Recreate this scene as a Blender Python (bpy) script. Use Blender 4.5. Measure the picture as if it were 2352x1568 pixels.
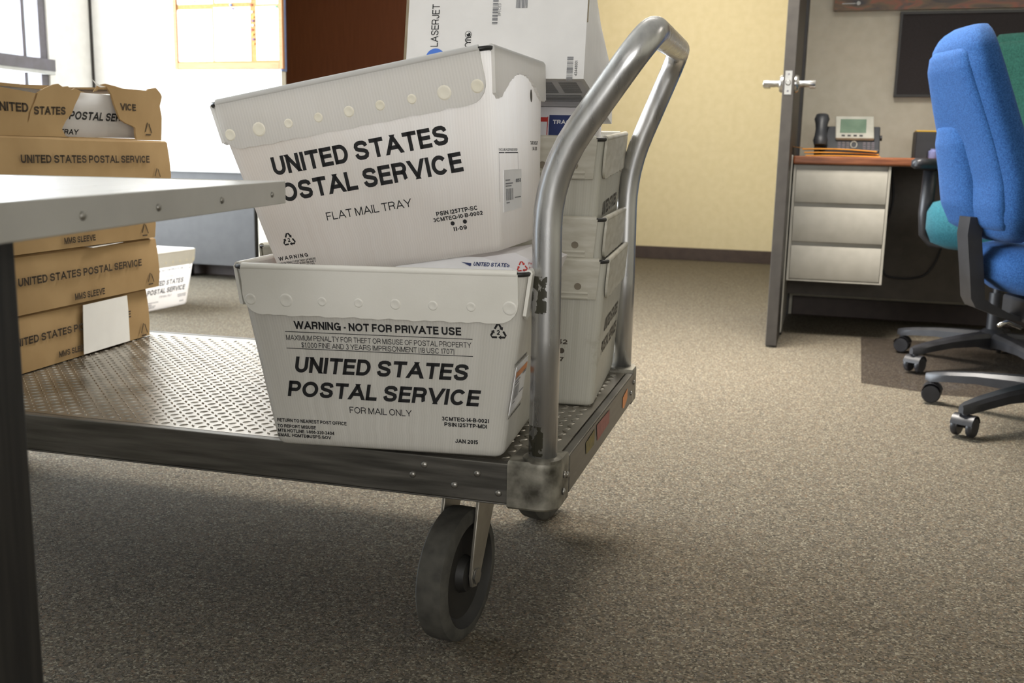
import bpy, bmesh, math, random
from mathutils import Vector, Matrix
R = math.radians
random.seed(7)
for o in list(bpy.data.objects): bpy.data.objects.remove(o, do_unlink=True)
SC = bpy.context.scene
COL = SC.collection

# ------------------------------------------------------------------ camera
CAM_H = 0.74538
cd = bpy.data.cameras.new('camera'); cam = bpy.data.objects.new('camera', cd); COL.objects.link(cam)
cd.sensor_width = 36.0; cd.lens = 2314.7116 / 2352 * 36.0; cd.clip_start = 0.02; cd.clip_end = 60
th, ro = 0.1817, 0.021
Rv = Vector((1, 0, 0)); Dv = Vector((0, math.cos(th), -math.sin(th))); Uv = Vector((0, math.sin(th), math.cos(th)))
R2 = math.cos(ro) * Rv + math.sin(ro) * Uv; U2 = -math.sin(ro) * Rv + math.cos(ro) * Uv
m = Matrix((R2, U2, -Dv)).transposed().to_4x4(); m.translation = Vector((0, 0, CAM_H)); cam.matrix_world = m
cd.dof.use_dof = True; cd.dof.focus_distance = 1.5; cd.dof.aperture_fstop = 9.0
SC.camera = cam

# room axes: p along the back walls (to the right), q away from the camera
AW = -0.294
PU = Vector((math.cos(AW), math.sin(AW), 0)); QV = Vector((-math.sin(AW), math.cos(AW), 0)); ORG = Vector((-3.74, 9.15, 0))
def W(p, q, z=0.0): return ORG + PU * p + QV * q + Vector((0, 0, z))

# ------------------------------------------------------------------ world, lights, exposure
wd = bpy.data.worlds.new('world'); SC.world = wd; wd.use_nodes = True
bg = wd.node_tree.nodes['Background']; bg.inputs[0].default_value = (0.80, 0.90, 1.0, 1); bg.inputs[1].default_value = 1.2
def area(name, loc, target, sx, sy, power, col, spread=180):
    l = bpy.data.lights.new(name, 'AREA'); l.shape = 'RECTANGLE'; l.size = sx; l.size_y = sy; l.energy = power; l.color = col
    l.spread = R(spread)
    o = bpy.data.objects.new(name, l); COL.objects.link(o); o.location = loc
    d = Vector(target) - Vector(loc); o.rotation_euler = d.to_track_quat('-Z', 'Y').to_euler(); return o
# daylight outside the long window of the left wall
wl = area('window_daylight_and_fill', W(1.907 - 0.30, -4.4, 1.25), W(4.5, -4.4, 1.05), 3.3, 2.2, 360, (0.86, 0.93, 1.0))
# fluorescent ceiling lamps; the last is a weak fill added behind the camera
area('ceiling_lamp_and_fill', W(5.0, -1.2, 2.58), W(5.0, -1.2, 0), 1.2, 0.6, 18, (1.0, 0.92, 0.78))
area('ceiling_lamp_and_fill', W(5.75, -4.1, 2.58), W(5.75, -4.1, 0), 1.2, 0.6, 64, (1.0, 0.94, 0.86), 105)
area('ceiling_lamp_and_fill', W(8.6, -4.4, 2.58), W(8.6, -4.4, 0), 1.2, 0.6, 7, (1.0, 0.93, 0.83))
area('ceiling_lamp_and_fill', W(5.2, -9.4, 2.58), W(5.2, -9.4, 0), 1.2, 0.6, 4, (1.0, 0.95, 0.90))
# added fill from behind the camera, shone through an unseen added window
area('window_daylight_and_fill', W(7.5, -11.05, 1.65), W(6.2, -6.0, 0.9), 2.2, 1.2, 66, (1.0, 0.97, 0.93))
vs = SC.view_settings
SC.display_settings.display_device = 'sRGB'
vs.view_transform = 'Standard'; vs.look = 'None'; vs.gamma = 1.0; vs.use_curve_mapping = False
vs.exposure = 0.45

# ------------------------------------------------------------------ materials
def newmat(name):
    M = bpy.data.materials.new(name); M.use_nodes = True
    nt = M.node_tree; return M, nt, nt.nodes['Principled BSDF'], nt.nodes['Material Output']
def srgb(c):
    if isinstance(c, str): c = [int(c[i:i + 2], 16) / 255 for i in (0, 2, 4)]
    return tuple((x / 12.92 if x <= 0.04045 else ((x + 0.055) / 1.055) ** 2.4) for x in c) + (1,)
def N(nt, t, **kw):
    n = nt.nodes.new(t)
    for k, v in kw.items():
        if k.startswith('i_'): n.inputs[k[2:].replace('_', ' ')].default_value = v
        else: setattr(n, k, v)
    return n
def ramp(nt, stops, interp='LINEAR'):
    r = nt.nodes.new('ShaderNodeValToRGB'); r.color_ramp.interpolation = interp
    e = r.color_ramp.elements
    while len(e) > 1: e.remove(e[-1])
    e[0].position = stops[0][0]; e[0].color = stops[0][1]
    for p, c in stops[1:]:
        x = e.new(p); x.color = c
    return r
def coords(nt, kind='Object', scale=(1, 1, 1)):
    tc = nt.nodes.new('ShaderNodeTexCoord'); mp = nt.nodes.new('ShaderNodeMapping'); mp.inputs['Scale'].default_value = scale
    nt.links.new(tc.outputs[kind], mp.inputs[0]); return mp.outputs[0]
def mat(name, c1, c2=None, rough=0.5, metal=0.0, scale=20.0, detail=4, stretch=(1, 1, 1), bump=0.0, bscale=None, coord='Object', spec=0.5, lo=0.35, hi=0.65, rvar=0.0):
    M, nt, b, out = newmat(name); L = nt.links
    b.inputs['Roughness'].default_value = rough; b.inputs['Metallic'].default_value = metal; b.inputs['Specular IOR Level'].default_value = spec
    v = coords(nt, coord, stretch)
    n = N(nt, 'ShaderNodeTexNoise', i_Scale=scale, i_Detail=detail); L.new(v, n.inputs['Vector'])
    r = ramp(nt, [(lo, srgb(c1)), (hi, srgb(c2 or c1))]); L.new(n.outputs['Fac'], r.inputs[0]); L.new(r.outputs[0], b.inputs['Base Color'])
    if rvar:
        mr = N(nt, 'ShaderNodeMapRange'); mr.inputs['To Min'].default_value = rough - rvar; mr.inputs['To Max'].default_value = rough + rvar
        L.new(n.outputs['Fac'], mr.inputs['Value']); L.new(mr.outputs[0], b.inputs['Roughness'])
    if bump:
        n2 = N(nt, 'ShaderNodeTexNoise', i_Scale=bscale or scale * 4, i_Detail=3); L.new(v, n2.inputs['Vector'])
        bp = N(nt, 'ShaderNodeBump', i_Strength=bump, i_Distance=0.002); L.new(n2.outputs['Fac'], bp.inputs['Height']); L.new(bp.outputs[0], b.inputs['Normal'])
    return M
def tubmat(name, ca, cb, transl=0.35, stain=None, stain_lo=0.6, rough=0.32):
    """white corrugated plastic: vertical flutes (UV in metres), slightly translucent, scuffed"""
    M, nt, b, out = newmat(name); L = nt.links
    b.inputs['Roughness'].default_value = rough
    uv = coords(nt, 'UV', (1, 1, 1))
    wv = N(nt, 'ShaderNodeTexWave', wave_type='BANDS', bands_direction='X', i_Scale=72.0, i_Distortion=0.0); L.new(uv, wv.inputs['Vector'])
    st = coords(nt, 'UV', (90, 2, 1)); n = N(nt, 'ShaderNodeTexNoise', i_Scale=1.0, i_Detail=3); L.new(st, n.inputs['Vector'])
    r = ramp(nt, [(0.3, srgb(ca)), (0.7, srgb(cb))]); L.new(n.outputs['Fac'], r.inputs[0])
    col = r.outputs[0]
    wr = ramp(nt, [(0.0, (0.94, 0.94, 0.94, 1)), (0.8, (1, 1, 1, 1))]); L.new(wv.outputs['Fac'], wr.inputs[0])
    mx = N(nt, 'ShaderNodeMix', data_type='RGBA', blend_type='MULTIPLY'); mx.inputs['Factor'].default_value = 0.8
    L.new(col, mx.inputs[6]); L.new(wr.outputs[0], mx.inputs[7]); col = mx.outputs[2]
    if stain:
        ob = coords(nt, 'Object', (1, 1, 1)); n2 = N(nt, 'ShaderNodeTexNoise', i_Scale=9.0, i_Detail=8, i_Roughness=0.7); L.new(ob, n2.inputs['Vector'])
        r2 = ramp(nt, [(stain_lo, (0, 0, 0, 1)), (stain_lo + 0.15, (0.75, 0.75, 0.75, 1))]); L.new(n2.outputs['Fac'], r2.inputs[0])
        m2 = N(nt, 'ShaderNodeMix', data_type='RGBA'); L.new(r2.outputs[0], m2.inputs[0]); L.new(col, m2.inputs[6]); m2.inputs[7].default_value = srgb(stain); col = m2.outputs[2]
    L.new(col, b.inputs['Base Color'])
    bp = N(nt, 'ShaderNodeBump', i_Strength=0.16, i_Distance=0.001); L.new(wv.outputs['Fac'], bp.inputs['Height']); L.new(bp.outputs[0], b.inputs['Normal'])
    tr = N(nt, 'ShaderNodeBsdfTranslucent'); L.new(col, tr.inputs['Color'])
    ms = N(nt, 'ShaderNodeMixShader'); ms.inputs[0].default_value = transl
    L.new(b.outputs[0], ms.inputs[1]); L.new(tr.outputs[0], ms.inputs[2]); L.new(ms.outputs[0], out.inputs['Surface'])
    return M
def carpetmat():
    M, nt, b, out = newmat('carpet'); L = nt.links
    b.inputs['Roughness'].default_value = 0.95; b.inputs['Specular IOR Level'].default_value = 0.1
    v = coords(nt, 'Object', (1, 1, 1))
    vo = N(nt, 'ShaderNodeTexVoronoi', i_Scale=300.0); L.new(v, vo.inputs['Vector'])
    sp = N(nt, 'ShaderNodeSeparateColor'); L.new(vo.outputs['Color'], sp.inputs[0])
    r = ramp(nt, [(0.0, srgb('302c26')), (0.12, srgb('443f37')), (0.26, srgb('5c554b')), (0.42, srgb('6e6455')), (0.56, srgb('5c5953')), (0.66, srgb('807869')), (0.78, srgb('5f5748')), (0.86, srgb('73604e')), (0.93, srgb('9a9482'))], 'CONSTANT')
    L.new(sp.outputs[0], r.inputs[0])
    n = N(nt, 'ShaderNodeTexNoise', i_Scale=55.0, i_Detail=5, i_Roughness=0.7); L.new(v, n.inputs['Vector'])
    r2 = ramp(nt, [(0.3, srgb('4b4a44')), (0.5, srgb('676053')), (0.7, srgb('746b5b'))]); L.new(n.outputs['Fac'], r2.inputs[0])
    mx = N(nt, 'ShaderNodeMix', data_type='RGBA'); mx.inputs[0].default_value = 0.35; L.new(r.outputs[0], mx.inputs[6]); L.new(r2.outputs[0], mx.inputs[7])
    L.new(mx.outputs[2], b.inputs['Base Color'])
    n3 = N(nt, 'ShaderNodeTexNoise', i_Scale=420.0, i_Detail=2); L.new(v, n3.inputs['Vector'])
    bp = N(nt, 'ShaderNodeBump', i_Strength=0.6, i_Distance=0.004); L.new(n3.outputs['Fac'], bp.inputs['Height']); L.new(bp.outputs[0], b.inputs['Normal'])
    return M
def glassmat(name, tint=(1, 1, 1, 1), gloss=0.06):
    M, nt, b, out = newmat(name); L = nt.links
    t = N(nt, 'ShaderNodeBsdfTransparent'); t.inputs[0].default_value = tint
    g = N(nt, 'ShaderNodeBsdfGlossy'); g.inputs['Roughness'].default_value = 0.03
    ms = N(nt, 'ShaderNodeMixShader'); ms.inputs[0].default_value = gloss
    L.new(t.outputs[0], ms.inputs[1]); L.new(g.outputs[0], ms.inputs[2]); L.new(ms.outputs[0], out.inputs['Surface']); return M
def fabricmat(name, c1, c2):
    M, nt, b, out = newmat(name); L = nt.links
    b.inputs['Roughness'].default_value = 0.9; b.inputs['Specular IOR Level'].default_value = 0.15
    b.inputs['Sheen Weight'].default_value = 0.04
    v = coords(nt, 'Object', (1, 1, 1))
    vo = N(nt, 'ShaderNodeTexVoronoi', i_Scale=480.0); L.new(v, vo.inputs['Vector']); sp = N(nt, 'ShaderNodeSeparateColor'); L.new(vo.outputs['Color'], sp.inputs[0])
    r = ramp(nt, [(0.15, srgb(c1)), (0.85, srgb(c2))]); L.new(sp.outputs[0], r.inputs[0]); L.new(r.outputs[0], b.inputs['Base Color'])
    bp = N(nt, 'ShaderNodeBump', i_Strength=0.25, i_Distance=0.001); L.new(sp.outputs[1], bp.inputs['Height']); L.new(bp.outputs[0], b.inputs['Normal']); return M
def tubemat():
    """aluminium tube with two patches of dark tape residue on the front post (object z)"""
    M, nt, b, out = newmat('handle_aluminium'); L = nt.links
    b.inputs['Metallic'].default_value = 0.9
    tc = N(nt, 'ShaderNodeTexCoord'); ob = tc.outputs['Object']
    mp = N(nt, 'ShaderNodeMapping'); mp.inputs['Scale'].default_value = (60, 60, 5); L.new(ob, mp.inputs[0])
    n = N(nt, 'ShaderNodeTexNoise', i_Scale=1.0, i_Detail=4); L.new(mp.outputs[0], n.inputs['Vector'])
    r = ramp(nt, [(0.3, srgb('b4b4b5')), (0.7, srgb('d4d3d1'))]); L.new(n.outputs['Fac'], r.inputs[0])
    sx = N(nt, 'ShaderNodeSeparateXYZ'); L.new(ob, sx.inputs[0])
    def band(z0, z1):
        a = N(nt, 'ShaderNodeMath', operation='GREATER_THAN'); L.new(sx.outputs[2], a.inputs[0]); a.inputs[1].default_value = z0
        c = N(nt, 'ShaderNodeMath', operation='LESS_THAN'); L.new(sx.outputs[2], c.inputs[0]); c.inputs[1].default_value = z1
        d = N(nt, 'ShaderNodeMath', operation='MULTIPLY'); L.new(a.outputs[0], d.inputs[0]); L.new(c.outputs[0], d.inputs[1]); return d.outputs[0]
    s = N(nt, 'ShaderNodeMath', operation='ADD'); L.new(band(0.535, 0.586), s.inputs[0]); L.new(band(0.333, 0.376), s.inputs[1])
    a1 = N(nt, 'ShaderNodeMath', operation='LESS_THAN'); L.new(sx.outputs[1], a1.inputs[0]); a1.inputs[1].default_value = 0.05
    a2 = N(nt, 'ShaderNodeMath', operation='LESS_THAN'); L.new(sx.outputs[0], a2.inputs[0]); a2.inputs[1].default_value = -0.024
    n2 = N(nt, 'ShaderNodeTexNoise', i_Scale=75.0, i_Detail=5); L.new(ob, n2.inputs['Vector'])
    g = N(nt, 'ShaderNodeMath', operation='GREATER_THAN'); L.new(n2.outputs['Fac'], g.inputs[0]); g.inputs[1].default_value = 0.47
    f = None
    for x in (s.outputs[0], a1.outputs[0], a2.outputs[0], g.outputs[0]):
        if f is None: f = x; continue
        k = N(nt, 'ShaderNodeMath', operation='MULTIPLY'); L.new(f, k.inputs[0]); L.new(x, k.inputs[1]); f = k.outputs[0]
    mx = N(nt, 'ShaderNodeMix', data_type='RGBA'); L.new(f, mx.inputs[0]); L.new(r.outputs[0], mx.inputs[6]); mx.inputs[7].default_value = srgb('3c3a30'); L.new(mx.outputs[2], b.inputs['Base Color'])
    mr = N(nt, 'ShaderNodeMapRange'); mr.inputs['To Min'].default_value = 0.22; mr.inputs['To Max'].default_value = 0.36; L.new(n.outputs['Fac'], mr.inputs['Value']); L.new(mr.outputs[0], b.inputs['Roughness'])
    mm = N(nt, 'ShaderNodeMath', operation='SUBTRACT'); mm.inputs[0].default_value = 0.9; L.new(f, mm.inputs[1]); mm.use_clamp = True; L.new(mm.outputs[0], b.inputs['Metallic'])
    return M

M_carpet = carpetmat()
M_white = mat('white_paint', 'e9e6e0', 'efece6', rough=0.8, bump=0.05, bscale=200)
M_yellow = mat('cream_paint', 'd3c49c', 'd9caa4', rough=0.75, bump=0.08, bscale=250)
M_beige = mat('beige_paint', 'c6c0ae', 'cdc7b6', rough=0.75, bump=0.08, bscale=250)
M_ceil = mat('ceiling_tile', 'd8d6d0', 'e2e0da', rough=0.9, scale=60)
M_base = mat('vinyl_baseboard', '3d2f28', '463830', rough=0.5)
M_bronze = mat('bronze_frame', '26221f', '2e2a26', rough=0.45)
M_winframe = mat('window_frame_metal', '5b5759', '67626a', rough=0.5)
M_brown = mat('brown_laminate', '66361e', '724026', rough=0.55, scale=4, stretch=(30, 30, 1))
M_dooredge = mat('grey_door_paint', '36322e', '3e3a35', rough=0.5)
M_glass = glassmat('window_glass')
M_blue_trim = mat('blue_trim_paint', '6f88c0', '7890c8', rough=0.6)
M_cork = mat('cork', 'a67c48', 'b98f5c', rough=0.9, scale=140)
M_oak = mat('oak', 'a9713c', 'b98250', rough=0.5, scale=10, stretch=(1, 20, 20))
M_paper = mat('paper', 'f2f1ee', 'f6f5f2', rough=0.8)
M_greycab = mat('grey_cabinet', '2d2b29', '33312f', rough=0.55)
M_ltgrey = mat('light_grey_laminate', 'b8b8b4', 'c0c0bc', rough=0.5)
M_palecab = mat('pale_metal', 'b5ad9c', 'bdb5a4', rough=0.5)
M_tub = tubmat('tub_plastic', 'e4e1d9', 'efece5', 0.32)
M_tub_top = tubmat('tub_plastic_clean', 'f4f0ec', 'f7f4f1', 0.66)
M_tub_old = tubmat('tub_plastic_worn', 'c6c3b6', 'd4d1c6', 0.2, stain='948b76', stain_lo=0.58, rough=0.4)
M_tub_flap = mat('tub_flap', 'e6e3da', 'efece4', rough=0.3, scale=8, bump=0.05, bscale=300)
M_tub_flap_top = tubmat('tub_flap_clean', 'f6f4f0', 'f8f6f3', 0.45)
M_tub_flap_old = mat('tub_flap_worn', 'b3ae9f', 'c6c2b6', rough=0.42, scale=10, detail=8, stretch=(2, 2, 8), bump=0.06, bscale=60)
M_weld = mat('weld_dot', 'f3ecd8', 'f8f2e2', rough=0.4)
M_weld_dark = mat('weld_dot_worn', '6b6252', '82796a', rough=0.5)
M_wire = mat('black_wire', '1c1b1a', '242322', rough=0.45)
M_ink = mat('black_ink', '141416', '1b1b1d', rough=0.6)
M_inkgrey = mat('grey_ink', '77787c', '85868a', rough=0.7)
M_inkfaded_slot = mat('faded_ink_and_slot_dark', '4a443a', '574f44', rough=0.7)
M_inkbrown = mat('ink_on_cardboard', '33281c', '463726', rough=0.8, scale=60)
M_inkred = mat('red_ink', 'b8281e', 'c2332a', rough=0.6)
M_inkblue = mat('blue_ink', '1b2a5e', '22336c', rough=0.6)
M_card = mat('cardboard', 'a3855a', 'b29468', rough=0.85, scale=7, detail=6, bump=0.12, bscale=40)
M_card_in = mat('cardboard_inside', '7a5c36', '8c6b42', rough=0.9, scale=30)
M_deck = mat('tread_plate_aluminium', '8f8a80', 'aaa59c', rough=0.30, metal=0.85, scale=12, detail=6, rvar=0.08)
M_rail = mat('worn_aluminium_rail', '5a5854', '7a7771', rough=0.40, metal=0.8, scale=6, stretch=(1, 1, 14), detail=6, bump=0.06, bscale=20, rvar=0.1)
M_cast = mat('cast_corner', '45423a', '9a968a', rough=0.5, metal=0.6, scale=30, detail=7, rvar=0.1)
M_rivet = mat('rivet_metal', '8d8a84', 'a5a29c', rough=0.35, metal=0.85)
M_tube = tubemat()
M_rubber = mat('grey_rubber', '3a3833', '4c4a43', rough=0.85, scale=40, bump=0.2, bscale=120)
M_hubdark = mat('wheel_hub_dark', '191816', '23211e', rough=0.6)
M_fork = mat('fork_steel', '8d887e', 'a09b90', rough=0.45, metal=0.75)
M_bolt = mat('bolt_steel', 'b5b3ae', 'c4c2bd', rough=0.25, metal=0.95)
M_carttop = mat('cart_aluminium', 'c5c3c0', 'd2d0cd', rough=0.30, metal=0.75, scale=5, stretch=(30, 2, 1), rvar=0.06)
M_cartedge = mat('cart_edge_aluminium', 'c2c0ba', 'cfcdc7', rough=0.5, metal=0.3, scale=8)
M_cartleg = mat('cart_leg_steel', '303032', '403f3e', rough=0.5, metal=0.5, scale=6, stretch=(20, 20, 1))
M_carton = mat('white_carton', 'eceae8', 'f1efed', rough=0.6)
M_carton_in = mat('kraft_edge', '8a7d66', '9c8f78', rough=0.9)
M_carton_grey = mat('grey_printed_card', 'e4e2e4', 'eae8ea', rough=0.7)
M_mailwhite = mat('mail_carton', 'dedadc', 'e6e2e4', rough=0.5)
M_label = mat('label_paper', 'e4e3e4', 'ecebec', rough=0.6)
M_orange = mat('orange_print', 'd98a52', 'e09660', rough=0.6)
M_blue = fabricmat('blue_fabric', '1f4070', '2f588c')
M_piping = mat('navy_piping', '14294e', '182f58', rough=0.8)
M_green = fabricmat('green_fabric', '16382f', '254f46')
M_teal = fabricmat('teal_fabric', '1c4a54', '2a5f6a')
M_black = mat('black_plastic', '1d1d20', '27272a', rough=0.4)
M_wood = mat('desk_wood', '6e3c20', '8a5230', rough=0.35, scale=6, stretch=(2, 25, 25))
M_desk = mat('desk_metal', 'aba79c', 'b3afa4', rough=0.45)
M_modesty = mat('desk_panel_dark', '4a443c', '524b43', rough=0.6)
M_board = mat('dark_fabric_board', '2e2a2a', '353032', rough=0.85, scale=200)
M_envelope = mat('manila_envelope', 'e79a34', 'efa844', rough=0.7)
M_phone = mat('phone_plastic', '2c2f34', '34373c', rough=0.45)
M_phone_si = mat('phone_silver', 'a6a69c', 'b2b2a8', rough=0.4)
M_screen = mat('lcd_screen', '5f7564', '6c8270', rough=0.25)
M_matplastic = glassmat('chair_mat_plastic', (0.80, 0.79, 0.80, 1), 0.05)
M_pin = {k: mat('pin_' + k, c) for k, c in dict(red='c83a2c', white='f2f2f2', yellow='e2b53a', purple='5a2f6e', orange='f09030', pink='e070c0', green='50c080', blue='5080e0').items()}
def postermat():
    M, nt, b, out = newmat('poster_print'); L = nt.links
    v = coords(nt, 'Object', (2.2, 2.2, 7)); n = N(nt, 'ShaderNodeTexNoise', i_Scale=2.2, i_Detail=7); n.inputs['Distortion'].default_value = 1.5; L.new(v, n.inputs['Vector'])
    r = ramp(nt, [(0.3, srgb('231f22')), (0.42, srgb('4a3626')), (0.52, srgb('6b5230')), (0.6, srgb('8a4a2a')), (0.7, srgb('4a4034')), (0.8, srgb('7a6a48'))]); L.new(n.outputs['Fac'], r.inputs[0]); L.new(r.outputs[0], b.inputs['Base Color'])
    b.inputs['Roughness'].default_value = 0.4; return M
M_poster = postermat()

# ------------------------------------------------------------------ mesh builder
class MB:
    def __init__(s): s.v = []; s.f = []; s.uv = []; s.mi = []; s.mats = []; s.cur = 0
    def use(s, m):
        if m not in s.mats: s.mats.append(m)
        s.cur = s.mats.index(m); return s
    def vert(s, p): s.v.append(tuple(p)); return len(s.v) - 1
    def face(s, idx, uv=None): s.f.append(tuple(idx)); s.uv.append(uv); s.mi.append(s.cur)
    def box(s, x0, x1, y0, y1, z0, z1, M=None):
        c = [(x, y, z) for z in (z0, z1) for y in (y0, y1) for x in (x0, x1)]
        if M is not None: c = [M @ Vector(p) for p in c]
        b = len(s.v); s.v += [tuple(p) for p in c]
        for f in ((0, 2, 3, 1), (4, 5, 7, 6), (0, 1, 5, 4), (2, 6, 7, 3), (0, 4, 6, 2), (1, 3, 7, 5)):
            s.face([b + i for i in f])
        return s
    def ring_loft(s, rings, close=True, cap0=False, cap1=False, uvs=None):
        n = len(rings[0]); base = []
        for r in rings: base.append([s.vert(p) for p in r])
        for i in range(len(rings) - 1):
            for j in range(n if close else n - 1):
                k = (j + 1) % n
                uv = None
                if uvs: uv = [uvs[i][j], uvs[i][j + 1], uvs[i + 1][j + 1], uvs[i + 1][j]]
                s.face([base[i][j], base[i][k], base[i + 1][k], base[i + 1][j]], uv)
        if cap0: s.face(list(reversed(base[0])))
        if cap1: s.face(base[-1])
        return base
    def tube(s, path, r, segs=12, caps=True):
        P = [Vector(p) for p in path]; rings = []; nrm = None
        for i, p in enumerate(P):
            t = (P[min(i + 1, len(P) - 1)] - P[max(i - 1, 0)]).normalized()
            if nrm is None:
                a = Vector((0, 0, 1)) if abs(t.z) < 0.9 else Vector((1, 0, 0)); nrm = t.cross(a).normalized()
            nrm = (nrm - t * nrm.dot(t)).normalized(); bn = t.cross(nrm)
            rr = r[i] if isinstance(r, (list, tuple)) else r
            rings.append([p + (nrm * math.cos(2 * math.pi * k / segs) + bn * math.sin(2 * math.pi * k / segs)) * rr for k in range(segs)])
        s.ring_loft(rings, True, caps, caps); return s
    def lathe(s, prof, M=None, segs=24, cap0=True, cap1=True):
        """prof: (r, h) along local z"""
        rings = []
        for r, h in prof:
            ring = [Vector((r * math.cos(2 * math.pi * k / segs), r * math.sin(2 * math.pi * k / segs), h)) for k in range(segs)]
            if M is not None: ring = [M @ p for p in ring]
            rings.append(ring)
        s.ring_loft(rings, True, cap0, cap1); return s
    def prism(s, poly, fr, d0, d1):
        """polygon (u,v) on frame fr=(o,u,v,n) between offsets d0 and d1 along n"""
        o, u, v, n = fr
        A = [s.vert(o + u * a + v * b + n * d0) for a, b in poly]; B = [s.vert(o + u * a + v * b + n * d1) for a, b in poly]
        k = len(poly); uv = [(a, b) for a, b in poly]
        s.face(list(reversed(A)), list(reversed(uv))); s.face(B, uv)
        for i in range(k):
            j = (i + 1) % k; s.face([A[i], A[j], B[j], B[i]], [uv[i], uv[j], uv[j], uv[i]])
        return s
    def quad(s, poly, fr, d):
        o, u, v, n = fr
        s.face([s.vert(o + u * a + v * b + n * d) for a, b in poly], [tuple(q) for q in poly]); return s
    def rect(s, fr, x0, x1, z0, z1, d=0.0006): return s.quad([(x0, z0), (x1, z0), (x1, z1), (x0, z1)], fr, d)
    def disc(s, fr, cx, cz, rx, rz=None, d=0.0006, segs=16):
        rz = rz or rx
        return s.quad([(cx + rx * math.cos(2 * math.pi * k / segs), cz + rz * math.sin(2 * math.pi * k / segs)) for k in range(segs)], fr, d)
    def text(s, fr, txt, x0, x1, z0, cap, bold=True, ital=0.0, d=0.0006, slope=0.0):
        vv, ff = text_geo(txt, bold)
        if not vv: return s
        xs = [p[0] for p in vv]; a, b = min(xs), max(xs); kx = (x1 - x0) / (b - a); kz = cap / CAPH[0]
        o, u, v, n = fr; base = len(s.v)
        for x, y in vv:
            X = x0 + (x - a) * kx + y * kz * ital; Z = z0 + y * kz + slope * (x - a) * kx
            s.v.append(tuple(o + u * X + v * Z + n * d))
        for f in ff: s.face([base + i for i in f])
        return s
    def vtext(s, fr, txt, z0, z1, xb, cap, bold=False, d=0.0006):
        """text reading upwards: runs along +v, letters' tops towards -u"""
        o, u, v, n = fr
        return s.text((o, v, -u, n), txt, z0, z1, -xb, cap, bold, 0.0, d)
    def build(s, name, material, parent=None, smooth=None, bevel=0.0, segs=2):
        me = bpy.data.meshes.new(name); me.from_pydata(s.v, [], s.f)
        mats = s.mats or [material]
        for m_ in mats: me.materials.append(m_)
        for p, i in zip(me.polygons, s.mi): p.material_index = i
        if any(x is not None for x in s.uv):
            ul = me.uv_layers.new(name='UVMap'); li = 0
            for p, uv in zip(me.polygons, s.uv):
                for k in range(p.loop_total):
                    ul.data[p.loop_start + k].uv = uv[k] if uv else (0, 0)
        me.validate(); me.update()
        if smooth is not None:
            me.shade_smooth()
            if smooth < 179: me.set_sharp_from_angle(angle=R(smooth))
        o = bpy.data.objects.new(name, me); COL.objects.link(o)
        if parent is not None: o.parent = parent
        if bevel:
            b = o.modifiers.new('bevel', 'BEVEL'); b.width = bevel; b.segments = segs; b.limit_method = 'ANGLE'; b.angle_limit = R(40)
        return o
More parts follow.
